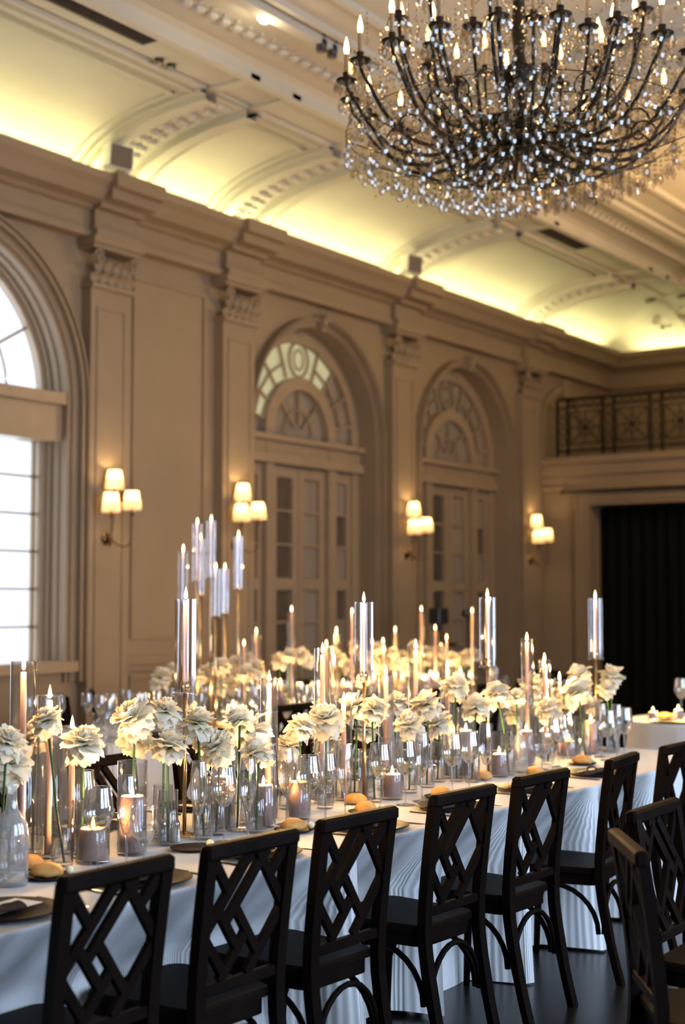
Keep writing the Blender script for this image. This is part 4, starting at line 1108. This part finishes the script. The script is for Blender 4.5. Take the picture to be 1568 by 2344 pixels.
def setting(x, y, s_, side):
    """s_=+1: guest sits on the +X side"""
    w_ = ('aisle side, ' if side == 'near' else 'far side, ') + near(x, y)
    tag(put('charger_plate', CH, None, (x, y, ZTAB+.001), (0,0,R.uniform(0,6))), 'dark brown charger plate, ' + w_, 'plate', 'charger plates ' + side)
    tag(put('menu_card', CARD, None, (x-.01*s_, y+R.uniform(-.02,.02), ZTAB+.0175), (0,0,R.uniform(-.1,.1))), 'pale menu card, ' + w_, 'menu card', 'menu cards ' + side)
    n_ = thing('napkin', 'dark folded napkin, ' + w_, 'napkin', (x+.02*s_, y-.085*s_, ZTAB+.0192), R.uniform(-.12,.12)+PI/2*0, 'dark napkins ' + side)
    put('cloth_fold', NAP, n_, None, None, (.55,.95,1)); put('tie', NTIE, n_)
    tag(put('knife', KN, None, (x+.02*s_, y+.185*s_, ZTAB+.0008), (0,0,(0 if s_ < 0 else PI)+PI/2+R.uniform(-.1,.1))), 'dark table knife, ' + w_, 'knife', 'dark knives ' + side)
    tag(put('fork', FK, None, (x+.02*s_, y-.19*s_, ZTAB+.0008), (0,0,(0 if s_ < 0 else PI)+PI/2+R.uniform(-.1,.1))), 'dark fork, ' + w_, 'fork', 'dark forks ' + side)
for i, y in enumerate([CY[0]-.62] + CY):
    setting(MX1-.172, y+.02, 1, 'near')
for y in far_y: setting(MX0+.20, y, -1, 'far')
# bread plates, rolls and butter at the seen spots
for i, p in enumerate(BP):
    k = R.randrange(4)
    if i < 6:
        tag(put('bread_plate', SPm, None, (p.x-.005, p.y+.012, ZTAB+.001)), 'small dark bread plate on the aisle side of the long table', 'plate', 'bread plates on the long table')
        q = Vector((p.x+.032, p.y+.063, 0)); tag(put('butter_ball', BUT, None, (q.x, q.y, ZTAB+.0082)), 'pale butter ball on a bread plate beside a roll', 'butter', 'butter balls')
    if i != 5:
        tag(put('bread_roll', ROLLS[k], None, (p.x, p.y, ZTAB+(.006 if i < 6 else .001)), (0,0,R.uniform(0,6)), (1,1,1)), 'round golden bread roll on a small plate' if i < 6 else 'round golden bread roll on the far side of the candles', 'bread', 'bread rolls near' if i < 6 else 'bread rolls far')

# -- white blooms in bud vases
def petal_mesh(seed, w_=.034, L_=.074, curl=.9):
    q = random.Random(seed); m_ = MB(); ph = q.uniform(0,6)
    def fn(u, v):
        x = (u-.5)*2; ww = w_*math.sin(PI*min(1,.16+.66*v))**.75
        tip = 1 + v*v*(-.20*x*x + .055*math.cos(x*8.5+ph))          # ragged, pointed tip
        ruf = .0035*math.sin(x*5+ph)*v**1.5
        r = L_*v*tip; b = curl*v*v
        return (r*math.cos(b*.6), x*ww, -r*math.sin(b)*.45 + .012*(x*x)*v*(1-.4*v) + ruf)
    m_.grid(fn, 6, 4); return m_.mesh('petal', 'petal', True)
PET = [petal_mesh(1,curl=.9), petal_mesh(2,curl=.6), petal_mesh(3,.031,.066,.3), petal_mesh(4,.027,.055,.0), petal_mesh(5,.022,.045,-.3)]
BUD = MB().lathe([(.0004,-.022),(.006,-.020),(.014,-.012),(.016,0),(.010,.012),(.0004,.018)], 10).mesh('calyx', 'stem', True)
def petal_xf():
    out = []
    for (n, tilt, kinds, dz, dr) in ((8,-.45,(0,1),-.010,.002),(8,-.02,(0,1),-.004,.002),(8,.32,(1,2),.003,.001),(7,.66,(2,3),.008,0),(5,1.02,(3,4),.010,0),(3,1.35,(4,),.011,0)):
        o = R.uniform(0,6)
        for k in range(n):
            a = o + 2*PI*k/n + R.uniform(-.22,.22)
            out.append((PET[R.choice(kinds)], a, tilt + R.uniform(-.2,.2), dz, R.uniform(.85,1.15)))
    return out
def bloom(t, c, tilt, az, s):
    M0 = Matrix.Translation(c) @ Matrix.Rotation(az,4,'Z') @ Matrix.Rotation(tilt,4,'Y') @ Matrix.Scale(s,4)
    for (me, a, tl, dz, sc) in petal_xf():
        o = put('petal', me, t); o.matrix_local = M0 @ Matrix.Translation((0,0,dz)) @ Matrix.Rotation(a,4,'Z') @ Matrix.Rotation(-tl,4,'Y') @ Matrix.Scale(sc,4)
    o = put('calyx', BUD, t); o.matrix_local = M0
def joined_bloom(seed):
    m_ = MB(); out = petal_xf()
    for (me, a, tl, dz, sc) in out:
        M = Matrix.Translation((0,0,dz)) @ Matrix.Rotation(a,4,'Z') @ Matrix.Rotation(-tl,4,'Y') @ Matrix.Scale(sc,4)
        m_.add([M @ v.co for v in me.vertices], [tuple(p.vertices) for p in me.polygons])
    return m_.mesh('bloom', 'petal', True)
BUDV = MB().lathe([(.0004,.002),(.028,.002),(.031,.006),(.031,.165),(.029,.165),(.029,.012),(.0004,.012)], 20).mesh('vase_glass', 'glass', True)
BUDR = MB().lathe([(.0316,.163),(.0316,.166),(.0285,.166),(.0285,.163)], 20).mesh('rim', 'glass', True)
BUDW = MB().lathe([(.0004,.013),(.0285,.013),(.0285,.09),(.0004,.09)], 16).mesh('water', 'water', True)
def vase(x, y, label, group, s=1., parts=True):
    t = thing('bud_vase', label, 'vase', (x, y, ZTAB), 0, group); t.scale = (s,s,s)
    put('vase_glass', BUDV, t)
    if parts: put('rim', BUDR, t); put('water', BUDW, t)
    return t
FLW = [(22,1748,56),(78,1692,42),(105,1650,40),(192,1702,50),(302,1645,52),(312,1690,44),(378,1628,40),(386,1706,46),(455,1655,42),(497,1712,46),(470,1690,36),(566,1668,52),(588,1722,40),(545,1650,36),(657,1712,36),(690,1664,38),(745,1648,46),(752,1692,38),(735,1628,30),
       (812,1618,42),(856,1626,36),(838,1668,32),(906,1608,30),(937,1662,38),(977,1612,36),(1002,1656,36),(1034,1682,30),(1044,1572,34),(1090,1620,34),(1137,1588,34),(1182,1595,24),(1184,1634,28),(1216,1566,30),(1218,1612,30),(1252,1580,32),(1254,1624,34),(1326,1548,32),(1322,1582,36),(1358,1618,26),(1400,1548,30),(1388,1578,22),(1300,1600,26),(20,1700,40)]
for i, (px, py, rp) in enumerate(FLW):
    Xc = -3.42 if rp >= 34 else -3.56; best = None
    ok = lambda x, y, px=px: MX0+.395 < x < (-3.37 if px < 120 else MX1-.33) and y < MY1-.07
    for dx, dy in [(a, b_) for a in (0, 8, -8, 16, -16, 26, -26) for b_ in (0, 8, -8, 16, -16)]:
        for X in spread(Xc, -3.86, -3.16, .03):
            h = at_X(px+dx, py+dy, X)
            if h.y > MY1-.10: continue
            s = max(.8, min(1.3, rp*(h-CP).dot(CM @ Vector((0,0,-1)))/FPX/.068)); sv = max(.6, min(1.15, (h.z-ZTAB-.045*s)/.165))
            e = head_pen(h, .060*s) + .0006*abs(dx) + .0006*abs(dy) + .015*abs(X-Xc)
            if best and e >= best[0]: continue
            b_ = base_spot(h, .0325*sv, 'main', ok)
            if b_: best = (e, h.copy(), s, sv, b_)
    if not best: h = at_X(px, py, Xc); best = (0, h, 1., .8, (h.x, h.y))
    e_, h, s, sv, (bx, by) = best; OCC.append((bx, by, .0325*sv, 'main')); HEADS.append((h.x, h.y, h.z, .060*s)); OBS.append((bx, by, .032*sv, ZTAB, ZTAB+.166*sv))
    vase(bx, by, 'slim bud vase with one stem, long table, ' + near(h.x, h.y), 'bud vases on the long table', sv)
    f_ = thing('white_flower', ('high' if h.z > 1.17 else 'low') + ' white ruffled bloom, long table, ' + near(h.x, h.y), 'flower', (bx, by, ZTAB+.014), 0, 'white blooms on the long table')
    H = h - Vector((bx, by, ZTAB+.014))
    tl, az = R.uniform(.15,.6), R.uniform(0, 2*PI)
    e = H + Matrix.Rotation(az,3,'Z') @ Matrix.Rotation(tl,3,'Y') @ Vector((0,0,-.02*s))
    vh = .166*sv - .014; dl = math.hypot(e.x, e.y) or 1e-6; lim = min(dl*vh/e.z, .029*sv-.006)     # where the stem leans on the rim
    rx, ry = e.x/dl*lim, e.y/dl*lim; pts = [(-rx*.35, -ry*.35, 0), (rx*.3, ry*.3, vh*.5), (rx, ry, vh)]
    for k in (1, 2, 3, 4):
        u = k/4; pts.append((rx+(e.x-rx)*u**1.2, ry+(e.y-ry)*u**1.2, vh+(e.z-vh)*u))
    MB().tube(pts, .0042, 6).build('stem', 'stem', f_, True)
    bloom(f_, H, tl, az, s)

# ------------------------------------------------------------------ the two tables behind
def cw(px): return 'at the end nearest the bright window' if px < 430 else 'among the tall stands' if px < 550 else 'just past the tall stands' if px < 620 else 'toward the first arched door'
JB = [joined_bloom(k) for k in range(4)]
def back_flower(px, py, rp, X, lbl, grp, vl, vg):
    best = None
    for dx in (0, 8, -8, 16, -16, 24, -24):
        for Xk in spread(X, TX0+.16, TX1-.30, .03):
            for dy in (0, 8, -8, 16, -16):
                h = at_X(px+dx, py+dy, Xk)
                if abs(h.y-on_back(h.y)) > .001: continue
                s = rp*(h-CP).dot(CM @ Vector((0,0,-1)))/FPX/.068
                e = head_pen(h, .062*s) + .0006*abs(dx) + .0006*abs(dy) + .02*abs(Xk-X)
                if best and e >= best[0]: continue
                if free(h.x, h.y, .033, 'back'): best = (e, h.copy(), s)
    if not best: h = at_X(px, py, X); h.y = on_back(h.y); best = (0, h, .9)
    e, h, s = best; OCC.append((h.x, h.y, .033, 'back')); HEADS.append((h.x, h.y, h.z, .062*s))
    sv = max(.6, min(1., (h.z-ZTAB-.05*s)/.165)); OBS.append((h.x, h.y, .032*sv, ZTAB, ZTAB+.166*sv))
    f_ = thing('white_flower', lbl, 'flower', (h.x, h.y, ZTAB+.014), 0, grp)
    MB().tube([(0,0,0),(.008,.0,(h.z-ZTAB)*.5),(0,0,h.z-ZTAB-.03)], .004, 5).build('stem', 'stem', f_)
    b_ = put('bloom', R.choice(JB), f_, (0,0,h.z-ZTAB-.013), (R.uniform(-.4,.4),R.uniform(-.4,.4),R.uniform(0,6))); b_.scale = (s,s,s)
    vase(h.x, h.y, vl, vg, sv, False)
def seat_back(px, py, r, X, w_):
    for dx in (0, 6, -6, 12, -12, 20, -20):
        for Xk in spread(X, X-w_, X+w_, .03):
            p = at_X(px+dx, py, Xk)
            if abs(p.y-on_back(p.y)) < .001 and free(p.x, p.y, r+.003, 'back'): OCC.append((p.x, p.y, r, 'back')); return p
    p = at_X(px, py, X); p.y = on_back(p.y); OCC.append((p.x, p.y, r, 'back')); return p
for y in (6.7,7.35,8.0,8.6,9.6,10.25,10.9,11.55): OCC.append((TX1-.17, y, .153, 'back'))
RK = ['second tallest','tallest','fourth tallest','fifth tallest','third tallest','second shortest','shortest']
for i, (px, py, ht) in enumerate(((450,1187,.40),(482,1180,.40),(458,1222,.40),(418,1248,.36),(545,1216,.38),(487,1289,.33),(514,1290,.33))):
    p = seat_back(px, 1500, .057, -6.45 + [.02,.16,-.16,.05,.0,.30,-.20][i], .12); zf = at_X(px, py, p.x).z
    stand(p, zf, .034, 'slim candle stand, %s of the tall cluster on the table by the wall' % RK[i], 'taper burning in the %s slim stand of the tall cluster' % RK[i], ht, 'slim stands of the tall cluster', 'candles of the tall cluster', 'brass' , power=.17)
for px, py in ((586,1438),(558,1465),(667,1388)):
    p = seat_back(px, 1600, .037, -6.5, .2); zf = at_X(px, py, p.x).z
    candle((p.x, p.y, ZTAB+.013), zf-.045-ZTAB-.013, .011, 'taper candle near the tall cluster, before the first arched door', 'tapers before the first arched door', power=.18)
    cyl((p.x, p.y, ZTAB), .036, zf-.05-ZTAB, 'clear glass cylinder near the tall candle cluster', 'glass cylinders behind')
DW = lambda px, m: 'toward the first arched door' if px < 860 else 'between the two arched doors' if px < m else 'toward the second arched door'
for i, (px, py) in enumerate(((770,1436),(747,1463),(760,1483),(806,1390),(905,1435),(877,1458),(879,1480),(852,1460),(965,1388),(1082,1389),(997,1431),(1023,1450),(1010,1473))):
    p = seat_back(px, 1600, .036, -6.45 + R.uniform(-.2,.2), .28); zf = at_X(px, py, p.x).z
    candle((p.x, p.y, ZTAB+.013 if i % 2 == 0 else ZTAB+.002), zf-.045-ZTAB-.013, .011, 'taper candle burning on the votive-lit table, ' + DW(px, 950), 'tapers on the votive-lit table', power=.35)
    if i % 2 == 0: cyl((p.x, p.y, ZTAB), .034, zf-.05-ZTAB, 'clear glass cylinder on the votive-lit table', 'glass cylinders on the votive-lit table')
def votive(x, y, h, label, group, power=.8):
    t = thing('votive_candle', label, 'candle', (x, y, ZTAB), 0, group); OBS.append((x, y, .034, ZTAB, ZTAB+h+.05))
    MB().lathe([(.0004,.002),(.030,.002),(.034,h+.03),(.032,h+.03),(.029,.008),(.0004,.008)], 14).build('votive_glass', 'glass', t, True)
    MB().lathe([(.0004,.008),(.027,.008),(.027,h),(.0004,h)], 12).build('wax', 'wax_mauve', t, True)
    put('wick', WK, t, (0,0,h)); put('flame', FL, t, (0,0,h+.004)); point(t, (0,0,h+.02), LP*power, (1.0,.55,.2), .012)
for px, py in ((1053,1512),(903,1522),(921,1543),(855,1537),(786,1560),(844,1550),(985,1530),(1000,1545),(820,1552),(950,1540)):
    p = seat_back(px, py, .036, -6.4 + R.uniform(-.2,.2), .3); votive(p.x, p.y, max(.05, min(.22, p.z-ZTAB-.02)), 'small glowing votive candle among the blooms of the table before the doors', 'votives on the votive-lit table', .45)
for px, py in ((630,1542),(642,1560),(522,1620),(548,1620),(525,1650)):
    p = seat_back(px, py, .036, -6.3, .2); votive(p.x, p.y, max(.05, min(.25, p.z-ZTAB-.02)), 'small glowing votive candle on the table with the tall cluster', 'votives on the candle cluster table', .3)
for px, py, rp in ((372,1550,26),(395,1530,16),(356,1568,16),(452,1550,22),(478,1540,24),(505,1528,26),(500,1565,26),(528,1568,24),(540,1520,22),(562,1540,24),(585,1530,24),(572,1508,16),(600,1556,22),(640,1512,22),(662,1500,20),(690,1498,20),(708,1512,18)):
    back_flower(px, py, rp, -6.45, 'white bloom, tall cluster table, ' + cw(px), 'blooms on the candle cluster table', 'small clear vase, tall cluster table, ' + cw(px), 'vases on the candle cluster table')
for k in range(34):
    px = 735 + 350*(k+.5)/34
    back_flower(px + R.uniform(-8,8), R.uniform(1478,1535), R.uniform(15,20), -6.45, 'white bloom in golden candlelight, votive-lit table, ' + DW(px, 970), 'blooms on the votive-lit table', 'small clear vase, votive-lit table, ' + DW(px, 970), 'vases on the votive-lit table')
# plates, then rows of stemware on the tables behind
for (ys, nm) in (((6.7,7.35,8.0,8.6), 'table with the tall candle cluster'), ((9.6,10.25,10.9,11.55), 'votive-lit table before the doors')):
    for y in ys:
        tag(put('charger_plate', CH, None, (TX1-.17, y, ZTAB+.001)), 'dark charger plate on the ' + nm, 'plate', 'chargers on the ' + nm)
def glass_ok(x, y, r): return free(x, y, r, 'back') and all(z-q > ZTAB+.25 or math.hypot(x-a, y-b_) > q+r for a, b_, z, q in HEADS)
for (y0, y1, n, nm) in ((6.3, 8.9, 57, 'table with the tall candle cluster'), (9.35, 11.8, 24, 'votive-lit table before the doors')):
    for k in range(n):
        kd = ('wine','flute','goblet')[k % 3]; r_ = {'wine': .044, 'flute': .038, 'goblet': .042}[kd]
        for tr in range(600):
            w_ = min(1, tr/120)
            x = TX1 - .06 - R.uniform(0, .34+.2*w_) if k % 3 else TX0 + .07 + R.uniform(0, .25+.3*w_)
            y = min(y1, max(y0, y0 + (y1-y0)*(k+.5)/n + R.uniform(-.08,.08)*(1+12*w_)))
            if glass_ok(x, y, r_): break
        OCC.append((x, y, r_, 'back'))
        glass(kd, x, y, {'wine':'wine glass','flute':'champagne flute','goblet':'water goblet'}[kd] + ' in the row of stemware on the ' + nm, kd + ' row on the ' + nm)

# -- the small round table
for px, py in ((1495,1618), (1553,1613)):
    p = at_X(px, 1640, RC.x - (.25 if px < 1500 else .05)); q = at_Z(px, 1648, ZTAB)
    candle((q.x, q.y, ZTAB+.001), max(.05, at_X(px, py, q.x).z-.035-ZTAB), .032, 'short mauve pillar candle on the small round table', 'pillars on the round table', 'pillar_candle')
q = at_Z(1496, 1653, ZTAB); tag(put('charger_plate', CH, None, (q.x+.12, q.y+.02, ZTAB+.001)), 'dark charger plate on the small round table', 'plate')
q = at_Z(1522, 1645, ZTAB); tag(put('bread_roll', ROLLS[1], None, (q.x, q.y, ZTAB+.001)), 'round bread roll on the small round table', 'bread')
q = at_Z(1560, 1640, ZTAB); glass('wine', q.x, q.y, 'tall wine glass on the small round table', None, 1.2)

# -- black tripods by the wall
def tripod(px, py_top, X, label, box):
    p = at_X(px, py_top, X); t = thing('tripod', label, 'tripod', (p.x, p.y, 0))
    h = p.z
    MB().tube([(0,0,.5),(0,0,h)], .018, 8).build('column', 'black_plastic', t)
    for k in range(3):
        a = 2*PI*k/3+.4; MB().tube([(0,0,h*.62),(.38*math.cos(a),.38*math.sin(a),0)], [.018,.012], 6).build('leg', 'black_plastic', t)
    if box: MB().bbox(-.07,.07,-.10,.10,h-.03,h+.14,.01).build('monitor', 'black_plastic', t)
    else:
        hd = MB().bbox(-.05,.05,-.06,.06,h-.02,h+.06,.01).build('camera_body', 'black_plastic', t)
        MB().tube([(0,0,h+.02),(.08,-.14,h+.04)], [.035,.04], 10).build('lens', 'black_plastic', hd)
tripod(1071, 1408, -7.9, 'black camera tripod standing before the second arched door', False)
tripod(1004, 1422, -7.9, 'black tripod with a square monitor before the second arched door', True)
